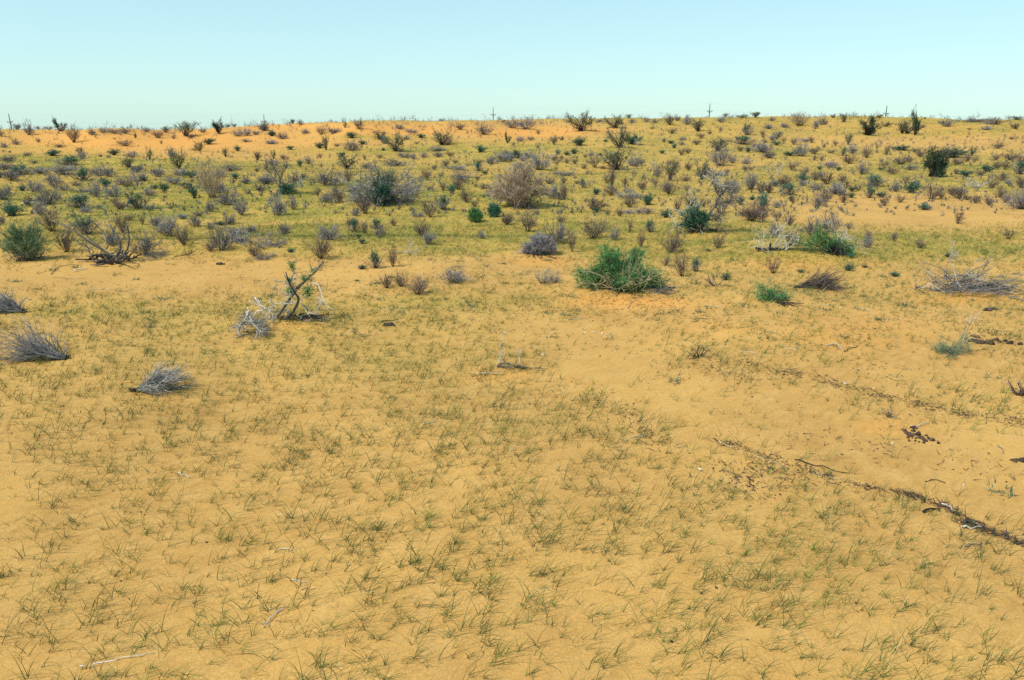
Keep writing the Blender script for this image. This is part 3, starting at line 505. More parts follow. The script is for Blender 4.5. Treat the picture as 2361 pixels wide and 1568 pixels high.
# long armed dead tree, crop E coordinates
h = Hero('arms', 'dead_tree', 'grey dead tree with long arms spread low from one dark stump, left scrub edge', 'dead tree')
o = (1000, 650); B = Geo(); T = Twigs(); D = Geo(); W = Geo(); G = Twigs()
for pts, r in [([(985,625),(900,550),(820,480),(760,420),(700,370),(640,325),(565,290)], .045), ([(1000,610),(1040,540),(1045,500),(1035,460),(1000,420),(975,410)], .04), ([(930,540),(945,470),(950,400),(945,310)], .018), ([(1040,600),(1090,560),(1098,500),(1095,420),(1090,345)], .03),
               ([(1000,600),(930,555),(860,470),(800,390),(740,320),(690,265)], .026), ([(1010,570),(1050,460),(1075,390)], .016), ([(1000,520),(960,440),(900,350),(870,300)], .014), ([(1020,500),(1000,380),(960,270),(930,190)], .02), ([(1060,580),(1100,520),(1140,560)], .02), ([(870,500),(760,540),(690,490)], .01), ([(790,620),(770,570),(750,530)], .012)]:
    c = h.limb(pts, o, rng.uniform(-.4, .6), .1); B.tube(c, r, .008, 5); bristle(B, T, c, 9, .35, .007, 5, .14, .007, t0=.35)
c = h.limb([(625,330),(615,380),(610,420),(570,450)], o, 0, .02); W.tube(c, .016, .008, 4); c = h.limb([(945,310),(952,400),(925,530)], o, 0, .02)+[0, -.05, 0]; W.tube(c, .014, .01, 4)
for _ in range(26):
    pts = line((rng.uniform(-.45, .35), rng.normal()*.2, .05), (rng.choice([-1., 1.]), rng.normal()*.5, .25), rng.uniform(.25, .6), 5, .3, -.03); pts[:, 2] = np.maximum(pts[:, 2], .02); D.tube(pts, .035, .01, 5)
for pts in [[(970,620),(900,600),(850,600),(820,640),(740,640),(640,675)], [(900,620),(830,590),(760,650)], [(1030,620),(1100,600),(1130,630)]]:
    D.tube(h.limb([(x, min(y, 640)) for x, y in pts], o, 0, .05)+[0, 0, .04], .045, .02, 5)
for (x, y, r, n) in [(690,270,28,70),(720,300,30,40),(930,200,14,20),(960,250,16,16),(880,310,14,16)]:
    for _ in range(n):
        p = h.limb([(x+rng.normal()*r*.6, y+rng.normal()*r*.5), (x, y)], o)[0]; G.put(p, nrm(rng.normal(size=3)+[0, 0, .8]), .1, .012, rng.random(), rng.normal(size=3)*.2)
h.part('branches', T.into(B), M['deadwood']); h.part('stump', D, M['darkwood']); h.part('bleached_branch', W, M['bleached']); h.part('green_tufts', G.into(Geo()), M['green_t'])

# feathery green shrub at the left edge
h = Hero('broom', 'green_bush', 'large feathery bright green shrub with grey foot at the left edge of the scrub', 'bush'); u = h.mpp
B, T = lobed([(-38*u,0,38*u,14*u),(-28*u,.1,56*u,12*u),(-10*u,0,66*u,12*u),(8*u,.2,60*u,14*u),(25*u,0,66*u,11*u),(32*u,0,48*u,15*u),(-25*u,-.2,25*u,13*u),(15*u,-.3,35*u,16*u),(38*u,-.1,30*u,12*u)], 80, .01, 20, .22, .007, t0=.25, spread=.32, wander=.10, up=.55, base_r=.25, nb=3)
Bg, Tg = fan(30, (10, 75), 30*u, .02, .15, .012, 4, .5, 8, .13, .009, base_r=.3)
h.part('foliage', T, M['feather_t']); B.merge(Bg, 0); h.part('branches', B, M['grey_b']); h.part('dry_foot', Tg, M['grey_t'])

# fallen bleached tree with a dark leaning trunk and a green bush at its foot, crop G coordinates
h = Hero('fallen', 'dead_tree', 'bleached branching tree fallen over a dark grey-green bush, its dark trunk leaning right', 'dead tree')
o = (1690, 400); B = Geo(); T = Twigs(); W = Geo(); TW = Twigs()
for pts, r in [([(1715,360),(1730,300),(1760,245),(1800,200),(1820,150),(1850,110),(1850,60)], .06), ([(1820,150),(1860,100),(1900,60),(1930,20)], .025), ([(1810,180),(1870,160),(1930,150),(1960,110)], .022), ([(1840,110),(1800,60),(1780,0),(1740,-40)], .02), ([(1470,370),(1500,345),(1550,330),(1620,370)], .03), ([(1700,380),(1760,380),(1830,385),(1900,400)], .04), ([(1820,190),(1850,240),(1860,290)], .016)]:
    c = h.limb(pts, o, rng.uniform(-.2, .6), .1); B.tube(c, r, .01, 5); bristle(B, T, c, 26, .5, .009, 7, .2, .01, t0=.3)
for pts in [[(1400,200),(1460,215),(1530,230),(1600,260),(1650,300),(1680,370),(1690,420)], [(1420,250),(1470,300),(1475,350)], [(1560,310),(1600,380),(1640,410),(1690,430)], [(1650,410),(1655,340),(1690,310),(1690,380)], [(1480,240),(1560,220),(1600,200),(1620,130),(1610,70)], [(1840,140),(1850,60),(1840,-20),(1800,-50)], [(1870,120),(1870,200),(1860,260)], [(1700,-50),(1760,-70),(1810,-40),(1860,40)], [(1730,-90),(1770,-60),(1850,10),(1930,40)], [(1600,300),(1650,250),(1640,180)], [(1780,-10),(1830,30),(1900,90),(1960,90)], [(1690,-60),(1760,-20),(1850,30)]]:
    c = h.limb(pts, o, rng.uniform(-.5, .3), .12); W.tube(c, .015, .006, 4); bristle(W, TW, c, 12, .45, .006, 5, .2, .007)
Bg, Tg = lobed([(-.35,-.1,.55,.35),(-.1,0,.7,.32),(.1,-.1,.45,.35),(-.5,0,.35,.25)], 70, .01, 20, .2, .011, t0=.3, spread=.6, up=.3, base_r=.3)
h.part('trunk', T.into(B), M['deadwood']); h.part('bleached_branches', TW.into(W), M['bleached']); h.part('foliage', Tg, M['green_t']); h.part('stems', Bg, M['grey_b'])

# brush heap at the right, crop L coordinates
h = Hero('heap', 'brush_heap', 'grey heap of dead branches on a low mound by the right edge', 'brush heap', 2.154)
o = (1880, 450); B = Geo(); T = Twigs(); W = Geo(); TW = Twigs()
for pts, r in [([(1480,290),(1530,340),(1580,380),(1620,440)], .022), ([(1650,440),(1660,380),(1670,325),(1710,350),(1780,385)], .022), ([(1410,510),(1450,470),(1500,430)], .012), ([(1700,330),(1760,318),(1830,320)], .014), ([(1740,430),(1820,350),(1900,290),(1990,250),(2040,205)], .024), ([(1900,390),(1960,350),(2010,260),(2035,215)], .014), ([(1700,450),(1800,440),(1900,440),(2050,480),(2180,540),(2260,575)], .03), ([(1950,400),(2050,440),(2150,500),(2200,530)], .02), ([(1500,430),(1600,450),(1720,440)], .014)]:
    c = h.limb(pts, o, rng.uniform(-.4, .5), .1)
    for q in c: q[2] = max(q[2], h.gz(q[0], q[1])+.03)
    B.tube(c, r, .007, 5); bristle(B, T, c, 8, .4, .007, 4, .2, .008)
for _ in range(68):
    x0 = rng.uniform(-.7, .5); pts = line((x0, rng.normal()*.35, rng.uniform(.02, .15)), (rng.choice([1., 1., -.6]), rng.normal()*.4, rng.normal()*.15+.2), rng.uniform(.5, 1.3), 6, .12, -.05)
    for q in pts: q[2] = max(q[2], h.gz(q[0], q[1])+.015)
    B.tube(pts, .012, .004); T.along(pts, 14, .5, .22, .008)
for pts in [[(1440,440),(1560,400),(1650,460)], [(1700,230),(1720,330),(1740,420)], [(1900,430),(1910,380),(1930,420)], [(2000,400),(2120,430),(2230,440)], [(2100,500),(2200,500),(2280,495)], [(1840,310),(1880,350),(1960,370)], [(2050,460),(2100,500),(2190,520)], [(1520,390),(1570,420),(1640,455)]]:
    c = h.limb(pts, o, rng.uniform(-.3, .1), .1)
    for q in c: q[2] = max(q[2], h.gz(q[0], q[1])+.03)
    W.tube(c, .012, .005, 4); bristle(W, TW, c, 7, .3, .005, 4, .16, .006)
h.part('branches', B, M['deadwood']); h.part('twigs', T.into(Geo()), M['grey_t']); h.part('bleached_branches', TW.into(W), M['bleached'])

# bleached stems with and without a green foot, crop H coordinates
h = Hero('stems', 'dead_shrub', 'row of white bleached dead branches fanning from a red sandy mound', 'dead shrub', 2.154)
o = (150, 545); W = Geo(); TW = Twigs(); D = Geo()
for pts in [[(60,530),(50,470),(60,400),(40,340)], [(80,540),(60,480),(30,430),(0,420)], [(120,540),(180,460),(230,380),(250,330)], [(150,540),(200,480),(210,430),(170,350)], [(200,540),(260,480),(300,430),(350,380)], [(240,540),(290,500),(360,480),(370,440)], [(260,560),(270,500),(240,440)], [(-40,440),(20,490),(70,520)], [(-60,520),(0,500),(50,530)], [(140,520),(220,490),(290,500),(330,470)], [(190,540),(195,480),(215,440),(290,380)], [(100,530),(90,440),(110,380)]]:
    c = h.limb(pts, o, rng.uniform(-.4, .3), .12); W.tube(c, .015, .006, 4); bristle(W, TW, c, 7, .35, .005, 4, .2, .007)
D.tube(h.limb([(110,535),(112,505),(115,480)], o, 0, .01), .04, .025, 5)
for pts in [[(-10,525),(60,540),(150,530),(260,550),(340,560),(390,575),(440,580)], [(0,540),(100,530),(200,545)]]: D.tube(h.limb([(x, min(y, 540)) for x, y in pts], o, 0, .1)+[0, 0, .02], .035, .015, 5)
h.part('bleached_branches', TW.into(W), M['bleached']); h.part('stump', D, M['darkwood'])
h = Hero('greenstems', 'dead_shrub', 'white bleached branches rising from a green foot on the meadow edge', 'dead shrub', 2.154)
o = (730, 555); W = Geo(); TW = Twigs()
for pts in [[(730,550),(730,460),(728,390),(690,330)], [(740,540),(770,440),(790,350),(780,300)], [(750,550),(800,490),(870,465),(940,460),(960,500)], [(740,530),(800,480),(850,440),(870,380)], [(730,400),(700,340),(660,310)], [(780,550),(775,480),(760,420)], [(900,470),(880,420),(850,410)]]:
    c = h.limb(pts, o, rng.uniform(-.3, .3), .12); W.tube(c, .014, .006, 4); bristle(W, TW, c, 8, .36, .005, 4, .2, .007)
Bg, Tg = lobed([(-1.0,.1,.15,.22),(-.6,0,.3,.28),(-.5,0,.7,.2),(0,0,.25,.3),(.35,0,.1,.22)], 55, .012, 16, .18, .012, t0=.35, spread=.7, up=.3, base_r=.5)
D = Geo()
for _ in range(10):
    pts = line((rng.normal()*.12, rng.normal()*.1, .02), (rng.normal(), rng.normal()*.5, .8), .45, 5, .25); D.tube(pts, .035, .01, 4)
h.part('bleached_branches', TW.into(W), M['bleached']); h.part('foliage', Tg, M['lush_t']); h.part('stems', Bg, M['grey_b']); h.part('stump', D, M['darkwood'])

# wide grey dome
h = Hero('dome', 'grey_shrub', 'wide dense grey dome shrub on a sand mound beside the big green bush', 'shrub'); u = h.mpp
B, T = lobed([(-22*u,0,14*u,16*u),(0,0,22*u,18*u),(18*u,0,22*u,16*u),(-34*u,0,8*u,9*u),(30*u,0,14*u,12*u),(-8*u,.2,30*u,12*u)], 130, .012, 30, .13, .0075, t0=.3, spread=.45, up=.2, base_r=.3, nb=3)
h.part('branches', B, M['darkwood']); h.part('twigs', T, M['grey_t'])
Rr = Geo()
for _ in range(8):
    pts = line((rng.uniform(-.4, .3), -.2, .05), (rng.normal()*.6, -1, -.3), rng.uniform(.25, .5), 5, .2); pts[:, 2] = [h.gz(a, b)+.01 for a, b, c in pts]; Rr.tube(pts, .014, .006)
h.part('surface_roots', Rr, M['darkwood'])
# broad tan bush
h = Hero('tan', 'tan_shrub', 'broad tall tan bush of fine dry wands, tallest plant of the middle ground', 'shrub'); u = h.mpp
B, T = lobed([(-56*u,0,34*u,16*u),(-40*u,0,64*u,16*u),(-12*u,.4,80*u,15*u),(16*u,0,76*u,14*u),(38*u,0,60*u,15*u),(52*u,0,34*u,14*u),(0,-.4,44*u,26*u),(-24*u,.5,40*u,26*u)], 130, .017, 24, .3, .0085, t0=.25, spread=.3, up=.35, wander=.1, base_r=.5, nb=4)
h.part('branches', B, M['tan_t']); h.part('twigs', T, M['tan_t'])
D = Geo(); Td = Twigs()
for pts in [[(-90,-30),(-60,10),(-20,0)], [(10,-60),(25,-20),(50,10),(90,18)], [(-60,10),(0,20),(60,14)], [(60,18),(90,14),(120,20)]]:
    c = h.limb([(x, y-22) for x, y in pts], (0, 0), -.4, .1); c[:, 2] = np.maximum(c[:, 2], .06); D.tube(c, .03, .01, 5); bristle(D, Td, c, 14, .5, .01, 6, .2, .009)
h.part('dead_limbs', Td.into(D), M['deadwood'])
# silvery tangle with green bush, crop B
h = Hero('silver', 'mixed_shrub', 'wide silvery tangle of bare twisted branches with a dense green bush in front', 'shrub')
u = h.mpp; o = (1110, 850); B = Geo(); T = Twigs()
for k_ in range(64):
    az = rng.uniform(0, 6.28); pts = line((rng.uniform(-1.3, 1.3), rng.uniform(0, .9), .05), (math.cos(az), .5*math.sin(az), rng.uniform(.3, 1.2)), rng.uniform(.6, 1.7), 8, .24); pts[:, 2] = np.maximum(pts[:, 2], .03)
    B.tube(pts, .02, .006, 4); bristle(B, T, pts, 9, .5, .008, 8, .2, .01)
for pts in [[(1040,790),(1030,700),(1000,600),(995,570)], [(1220,800),(1215,700),(1260,650),(1320,610),(1330,570)], [(1240,760),(1300,700),(1360,680)], [(1000,740),(960,700),(950,660)], [(1090,760),(1080,640),(1060,590)]]:
    c = h.limb(pts, o, .4, .12); B.tube(c, .035, .01, 5); bristle(B, T, c, 20, .5, .009, 7, .22, .01)
Bg, Tg = lobed([(-.2,-.35,.35,.36),(.15,-.3,.4,.36),(0,-.35,.6,.28)], 95, .01, 22, .18, .011, t0=.35, spread=.5, up=.4, base_r=.25)
Bg2, Tg2 = lobed([(-.1,.5,1.35,.36),(.25,.5,1.1,.35),(-.5,.4,.9,.3)], 40, .012, 14, .18, .011, t0=.6, spread=.5, up=.4, base_r=.3)
h.part('branches', B, M['deadwood']); h.part('twigs', T.into(Geo()), M['pale_t']); Tg.merge(Tg2, 0); h.part('foliage', Tg, M['green_t']); Bg.merge(Bg2, 0); h.part('stems', Bg, M['grey_b'])
# bare grey tree, crop B
h = Hero('bare', 'dead_tree', 'bare grey dead tree with wide forked limbs in the left scrub', 'dead tree')
o = (205, 800); B = Geo(); T = Twigs(); W = Geo(); TW = Twigs()
for pts, r in [([(205,800),(205,740),(215,690),(190,640),(150,590)], .06), ([(215,700),(240,640),(270,610),(290,560)], .03), ([(205,740),(170,690),(180,640),(175,570)], .03), ([(200,650),(120,620),(100,570)], .02), ([(210,760),(270,720),(330,690),(370,660)], .025)]:
    c = h.limb(pts, o, rng.uniform(-.4, .5), .1); B.tube(c, r, .012, 5); bristle(B, T, c, 22, .6, .011, 7, .22, .011)
for pts in [[(230,770),(300,750),(350,740),(390,700),(410,660)], [(240,700),(290,730),(350,750)], [(350,745),(390,700),(430,690)], [(180,700),(170,650),(200,600)]]:
    c = h.limb(pts, o, rng.uniform(-.4, .2), .12); W.tube(c, .022, .008, 4); bristle(W, TW, c, 12, .4, .007, 5, .2, .01)
h.part('trunk', T.into(B), M['deadwood']); h.part('bleached_branches', TW.into(W), M['bleached'])
Bg, Tg = lobed([(.3,-.2,.25,.3),(.55,-.1,.3,.26)], 45, .01, 16, .16, .011, up=.4, base_r=.3); h.part('foliage', Tg, M['green_t']); h.part('stems', Bg, M['grey_b'])
# two round green bushes
for key, lab, w, hh in [('oval', 'round bright green bush, the wider of the two side by side in the meadow', 42, 37), ('round', 'round dark green bush, the smaller of the two side by side in the meadow', 34, 34)]:
    h = Hero(key, 'green_bush', lab, 'bush'); u = h.mpp
    B, T = lobed([(0,0,hh*.5*u,w*.34*u),(-w*.27*u,0,hh*.42*u,w*.2*u),(w*.27*u,0,hh*.42*u,w*.2*u),(-w*.15*u,.1,hh*.7*u,w*.17*u),(w*.12*u,.1,hh*.72*u,w*.17*u),(0,-.2,hh*.3*u,w*.22*u)], 110, .008, 24, .15, .0085, t0=.4, spread=.5, up=.35, base_r=.2, nb=1)
    h.part('branches', B, M['grey_b']); h.part('foliage', T, M['lush_t'] if key == 'oval' else M['green_t'])
# dark olive tree on the right
h = Hero('dark', 'desert_tree', 'dark olive tree with full ragged crown and dense dark foot on the right plain', 'tree'); u = h.mpp
B, T = lobed([(-18*u,0,50*u,11*u),(-26*u,0,32*u,10*u),(-4*u,0,58*u,11*u),(14*u,0,46*u,12*u),(0,0,36*u,15*u),(20*u,0,30*u,9*u),(-14*u,0,64*u,6*u),(6*u,-.3,12*u,13*u),(16*u,-.2,9*u,10*u),(-4*u,-.2,9*u,10*u)], 150, .02, 16, .17, .02, t0=.5, spread=.9, base_r=.4, nb=2)
h.part('trunk', B, M['darkwood']); h.part('crown', T, M['dark_t'])
# sparse green shrub at the right, sprawling one behind the track
h = Hero('sparse', 'green_bush', 'sparse low green bush with one upright pale stem on bare sand at the right', 'bush'); u = h.mpp
B, T = lobed([(-32*u,0,12*u,10*u),(-15*u,.1,16*u,12*u),(5*u,-.1,16*u,13*u),(25*u,0,18*u,12*u),(34*u,.1,30*u,9*u),(-20*u,-.3,6*u,9*u)], 44, .005, 9, .17, .004, t0=.25, spread=.4, wander=.2, base_r=.05)
P = Geo(); TP = Twigs(); pts = line((.15, 0, .05), (.1, 0, 1), .62, 6, .1); P.tube(pts, .012, .004); bristle(P, TP, pts, 9, .3, .005, 4, .15, .005)
h.part('branches', B, M['grey_t']); h.part('foliage', T, M['feather_t']); h.part('pale_stem', TP.into(P), M['bleached'])
h = Hero('sprawl', 'green_bush', 'low sprawling green bush with dark trailing roots on a small mound', 'bush'); u = h.mpp
B, T = lobed([(-40*u,0,10*u,10*u),(-22*u,0,12*u,11*u),(0,0,14*u,11*u),(20*u,0,8*u,9*u),(-30*u,.3,26*u,9*u)], 50, .006, 12, .16, .0055, t0=.3, spread=.45, wander=.2, base_r=.3)
Rr = Geo()
for _ in range(14):
    pts = line((rng.uniform(-.1, .25), -.15, .05), (.5+rng.normal()*.2, -1, -.3), rng.uniform(.2, .55), 5, .2); pts[:, 2] = [h.gz(a, b)+.012 for a, b, c in pts]; Rr.tube(pts, .012, .004)
h.part('branches', B, M['grey_b']); h.part('foliage', T, M['lush_t']); h.part('surface_roots', Rr, M['darkwood'])
# half-buried root with thin upright twigs, crop J
h = Hero('log', 'dead_branch', 'dark half-buried dead branch with a white upright twig, in the middle of the grassy sand', 'dead branch')
B = Geo(); W = Geo(); TW = Twigs(); TB = Twigs(); o = (2060, 895)
for pts in [[(2005,885),(2040,862),(2100,856),(2150,880),(2220,885),(2300,905),(2400,895)], [(2010,930),(2030,900),(2120,870)], [(2150,875),(2200,900),(2240,930)]]:
    c = h.limb(pts, o, -.05, .03); c[:, 2] = np.maximum(c[:, 2], .02); B.tube(c, .014, .006, 5); bristle(B, TB, c, 12, .13, .005, 4, .07, .006)
for pts in [[(1865,985),(1900,950),(1960,950),(2060,965),(2140,995)], [(1870,990),(1930,960),(2040,975),(2110,1000)]]:
    c = h.limb(pts, (1970, 960), 0, .02); c[:, 1] -= .32; c[:, 0] -= .3; c[:, 2] = np.maximum(c[:, 2]*.5, .012); W.tube(c, .008, .004, 4)
for pts in [[(2005,880),(2020,840),(2050,780),(2080,740)], [(2030,860),(2040,790),(2030,720),(2070,650),(2080,600)], [(2205,860),(2200,810),(2190,790),(2230,740)]]:
    c = h.limb(pts, o, .05, .03); W.tube(c, .008, .003, 4); bristle(W, TW, c, 5, .12, .003, 3, .07, .004)
h.part('branch', TB.into(B), M['deadwood']); h.part('bleached_twigs', TW.into(W), M['bleached'])
# ------------------------------------------------------------------ sticks, stones, dung
def stick(pts, r, m, name, label, cat, jit=.01, twig=0, group=None):
    """pts in view pixels, each put on the ground where it is seen"""
    P = []
    for vx, vy in pts:
        x, y, z, s = hit(vx, vy); P.append((x, y, z+r*1.2))
    P = np.array(P); base = P[0].copy(); P = P-base
    q = [P[0]]
    for a, b in zip(P[:-1], P[1:]): q += [a*.67+b*.33, a*.33+b*.67]
    P = np.array(q+[P[-1]]); P[1:-1] += rng.normal(size=P[1:-1].shape)*jit
    r *= .72; g = Geo(); k = len(P); g.tube(P, r, r*.5, 6, rad=r*np.linspace(1, .45, k)*rng.uniform(.75, 1.2, k))
    for _ in range(twig):
        p, d = at(P, rng.uniform(.1, .95)); g.tube(line(p, d*.4+rng.normal(size=3)*[.7, .7, .3], rng.uniform(.04, .14), 3, .2), r*.35, r*.15, 4)
    tag(link(name, g.mesh(name, M[m]), None, base), label, cat, group)
ST = [
 ([(1832,1062),(1870,1072),(1912,1084),(1960,1094)], .011, 'darkwood', 'long thin dark stick lying on bare sand along the track, longest stick', 2),
 ([(2133,1112),(2150,1107),(2180,1116)], .01, 'darkwood', 'short dark stick piece touching the litter line', 1),
 ([(1796,798),(1808,802),(1822,808)], .012, 'bleached', 'white forked stick on sand, front one of the white pair', 3),
 ([(1832,812),(1838,800),(1835,790)], .01, 'bleached', 'short white curved stick upright between two longer white sticks', 1),
 ([(1905,798),(1920,793),(1932,797),(1944,806)], .014, 'bleached', 'thick pale bent stick ending at the dark one', 1),
 ([(1946,812),(1960,806),(1978,800)], .014, 'darkwood', 'dark stick joined end to end with the pale bent one', 1),
 ([(2218,1218),(2240,1220),(2268,1216)], .014, 'bleached', 'split white stick by the dark litter clump at the lower right', 2),
 ([(2222,1212),(2245,1205),(2270,1214)], .02, 'darkwood', 'dark thick branch piece on the litter line at the lower right', 3),
 ([(2225,1262),(2240,1258),(2262,1252)], .012, 'deadwood', 'grey stick in front of the split white one', 1),
 ([(2128,1184),(2150,1176),(2168,1182)], .018, 'darkwood', 'dark charred branch piece in front of the litter line', 2),
 ([(2170,1165),(2188,1172),(2202,1182)], .014, 'bleached', 'pale branch piece crossing the litter line', 1),
 ([(608,1448),(632,1424),(662,1400)], .009, 'bleached', 'white thorny twig among grass near the lower left', 8),
 ([(183,1538),(240,1528),(310,1515),(355,1508)], .008, 'bleached', 'long thin pale twig among grass at the lower left corner', 1),
 ([(645,1268),(660,1270),(674,1272)], .009, 'bleached', 'short white twig lying level in the left grass', 0),
 ([(670,1340),(690,1344),(702,1346)], .009, 'bleached', 'chalky white twig just above the thin pale straw', 1),
 ([(695,1362),(720,1358),(740,1352)], .006, 'tan_t', 'straight pale straw stalk in the lower left grass', 0),
 ([(412,1092),(424,1098),(436,1104)], .011, 'bleached', 'small pale forked twig in the left grass', 2),
 ([(976,980),(996,975),(1012,966)], .009, 'bleached', 'thin white twig in the middle of the grass', 1),
 ([(806,768),(818,764),(822,752)], .009, 'bleached', 'bent white twig right of the leaning dead tree', 0),
 ([(172,628),(185,624),(202,622)], .03, 'bleached', 'thick white branch piece on bare sand below the long-armed tree', 1),
 ([(118,634),(125,622),(150,613),(190,612)], .014, 'deadwood', 'long curved grey branch on sand left of the long-armed tree', 1),
 ([(122,640),(160,644),(198,642)], .008, 'deadwood', 'thin curved grey twig under the long curved branch', 0),
 ([(205,670),(230,668),(262,669)], .01, 'bleached', 'pale twig on the bare left sand strip', 0),
 ([(268,674),(300,668),(330,667)], .008, 'bleached', 'long thin pale twig farther right on the bare left strip', 0),
 ([(1040,618),(1062,614),(1078,615)], .009, 'darkwood', 'thin dark twig on the bare sand strip', 0),
 ([(1260,780),(1276,776),(1290,779)], .01, 'deadwood', 'grey twig by the white stones', 0),
 ([(1444,1018),(1468,1005),(1484,1013)], .012, 'bleached', 'white bent twig in the litter at the track edge', 1),
 ([(1704,814),(1722,812),(1745,816)], .01, 'bleached', 'pale twig right of the broken stump', 1),
 ([(1760,768),(1785,768),(1800,774)], .008, 'deadwood', 'thin grey twig behind the white forked stick', 0),
 ([(2100,985),(2118,984),(2140,978)], .012, 'bleached', 'pale stick lying behind the dark dung heap', 2),
 ([(2300,1030),(2312,1038),(2314,1048)], .012, 'deadwood', 'bent grey stick on bare sand near the right edge', 0),
 ([(1905,1112),(1924,1115),(1940,1122)], .01, 'deadwood', 'short grey stick under the long dark stick', 0),
 ([(1980,712),(2004,716),(2012,718)], .01, 'bleached', 'short pale stick between the lying brush and the brush heap', 1),
 ([(1310,738),(1330,736),(1352,735)], .012, 'bleached', 'pale stick in front of the big green bush on its left', 2),
 ([(1446,712),(1456,698),(1465,690)], .012, 'bleached', 'pale stick sloping down the mound in front of the big green bush', 0),
 ([(1600,738),(1620,736),(1640,735)], .009, 'darkwood', 'thin dark stick in front of the big green bush on its right', 0),
 ([(1620,708),(1640,706),(1670,712)], .012, 'bleached', 'pale stick among fallen twigs right of the big green bush', 0),
 ([(880,744),(890,741),(906,742),(918,739)], .018, 'darkwood', 'black charred branch piece in grass right of the leaning dead tree', 1),
 ([(1650,1015),(1700,1040),(1760,1056),(1800,1075)], .006, 'bleached', 'long pale root thread along the left end of the litter line', 0),
 ([(1870,1092),(1905,1100),(1950,1108)], .006, 'bleached', 'pale root thread in grass left of the litter line', 0),
]
ST = [s for s in ST if s[3]]
for pts, r, m, lab, tw in ST: stick(pts, r, m, 'stick', lab, 'stick', twig=tw, group='sticks lying on the sand')
def lump(g, c, r, flat=.6, a=None, seed=None):
    """an irregular small stone or pellet"""
    n, k = 7, 4; V = []; ph = rng.uniform(0, 6.28, 6)
    for i in range(k+1):
        th = math.pi*i/k
        for j in range(n):
            az = 2*math.pi*j/n; rr = r*(1+.22*math.sin(2*az+ph[0]+th)+.15*math.sin(3*az+ph[1])*math.sin(th*2+ph[2])+.08*rng.normal())
            V.append((c[0]+rr*math.sin(th)*math.cos(az)*1.15, c[1]+rr*math.sin(th)*math.sin(az), c[2]+rr*math.cos(th)*flat))
    Q = [[i*n+j, (i+1)*n+j, (i+1)*n+(j+1) % n, i*n+(j+1) % n] for i in range(k) for j in range(n)]
    g.add(V, Q, None, rng.random() if a is None else a)
M['stone'] = plantmat('white_stone', (.42,.37,.29), (.72,.66,.54), .05, scale=30)
M['dung'] = plantmat('dried_dung', (.028,.02,.016), (.12,.078,.055), .15, scale=25)
M['litter'] = plantmat('plant_litter', (.03,.02,.018), (.15,.09,.07), .1, scale=.8)
M['foil'] = plantmat('weathered_plastic', (.5,.58,.56), (.75,.8,.78), .05, rough=.5)
SN = [(1252,819,.05,'largest white stone, alone on the bare sand above the dead branch'),(1274,770,.03,'white stone, upper one of the three left of the small grey twig'),(1259,777,.03,'white stone, middle one of the three left of the small grey twig'),(1252,783,.022,'white stone, lowest of the three left of the small grey twig'),
 (1349,768,.028,'white stone just left of the pair in the middle of the stone line'),(1366,766,.024,'white stone in the middle of the stone line, left of the close pair'),(1371,767,.018,'small white stone, right one of the close pair'),(1389,770,.038,'flat white stone, the long one in the stone line'),(1397,774,.028,'white stone touching the long flat one'),(1407,777,.034,'white stone at the right end of the stone line'),
 (1418,811,.02,'thin white stone on the bare sand below the stone line'),(1614,1084,.03,'bright white chip beside a grass tuft near the middle right'),(2058,1023,.022,'white chip on bare sand left of the dung heap'),(1908,704,.03,'pale stone right of the lying brown brush'),(1937,711,.026,'pale stone, right one of two past the lying brown brush'),(2014,897,.02,'white chip on the sand below the joined sticks'),(1948,885,.024,'grey-white pebble right of the joined sticks'),(2196,817,.018,'white chip at the foot of the sparse green bush'),(2280,862,.02,'white chip near the right edge of the bare sand'),
 (2222,1120,.022,'cream pebble below the bent stick'),(2336,1012,.018,'small pale pebble on the right edge sand')]
for vx, vy, r, lab in SN:
    loc, s = spot(vx, vy, -r*.25); g = Geo(); r *= .75; lump(g, (0, 0, 0), r, .55); tag(link('white_stone', g.mesh('white_stone', M['stone'], True), None, loc), lab, 'stone', 'white stones on the sand')
for vx, vy, n, spr, r, lab in [(2098,1003,13,.075,.025,'dark dung heap, left lump group of the largest heap'),(2125,1014,24,.085,.028,'dark dung heap, right and larger lump group of the largest heap'),(2103,988,5,.04,.03,'small dark dung lump behind the largest heap'),
    (2264,790,8,.07,.05,'dark dung clump right of the sparse green bush'),(2241,777,3,.05,.04,'small dark dung clump just behind the bigger one by the sparse bush'),(2297,788,4,.08,.04,'dark dung pieces, left of the two at the right edge row'),(2314,793,5,.08,.05,'dark dung pieces, right of the two at the right edge row'),(2286,716,5,.1,.055,'dark dung clump in front of the brush heap'),
    (2356,1066,8,.06,.03,'black dung lump cut by the right edge'),(2338,1062,2,.03,.02,'small black dung lump near the right edge'),(890,752,8,.06,.045,'black charred lump under the charred branch piece'),(510,611,3,.04,.06,'black lump on bare sand between the scrub and the brown shrub'),(1300,1010,1,.02,.02,'tiny dark pellet in the grass')]:
    loc, s = spot(vx, vy, 0); g = Geo()
    for _ in range(n):
        dx, dy = rng.normal()*spr*1.2, rng.normal()*spr*.8; lump(g, (dx, dy, float(ground(loc.x+dx, loc.y+dy))-loc.z+r*.3), r*rng.uniform(.4, 1.2), .75)
    tag(link('dung_heap', g.mesh('dung_heap', M['dung']), None, loc), lab, 'dung', 'dark dung heaps on the sand')
# pale litter item at the left edge, seen past the dark bush
loc, s = spot(62, 470, 0); g = Geo()
for _ in range(3): lump(g, (rng.normal()*.25, 0, .05), .16, .35)
tag(link('plastic_scrap', g.mesh('plastic_scrap', M['foil'], True), None, loc), 'pale greenish-white plastic scrap lying behind the dark round bush', 'litter')
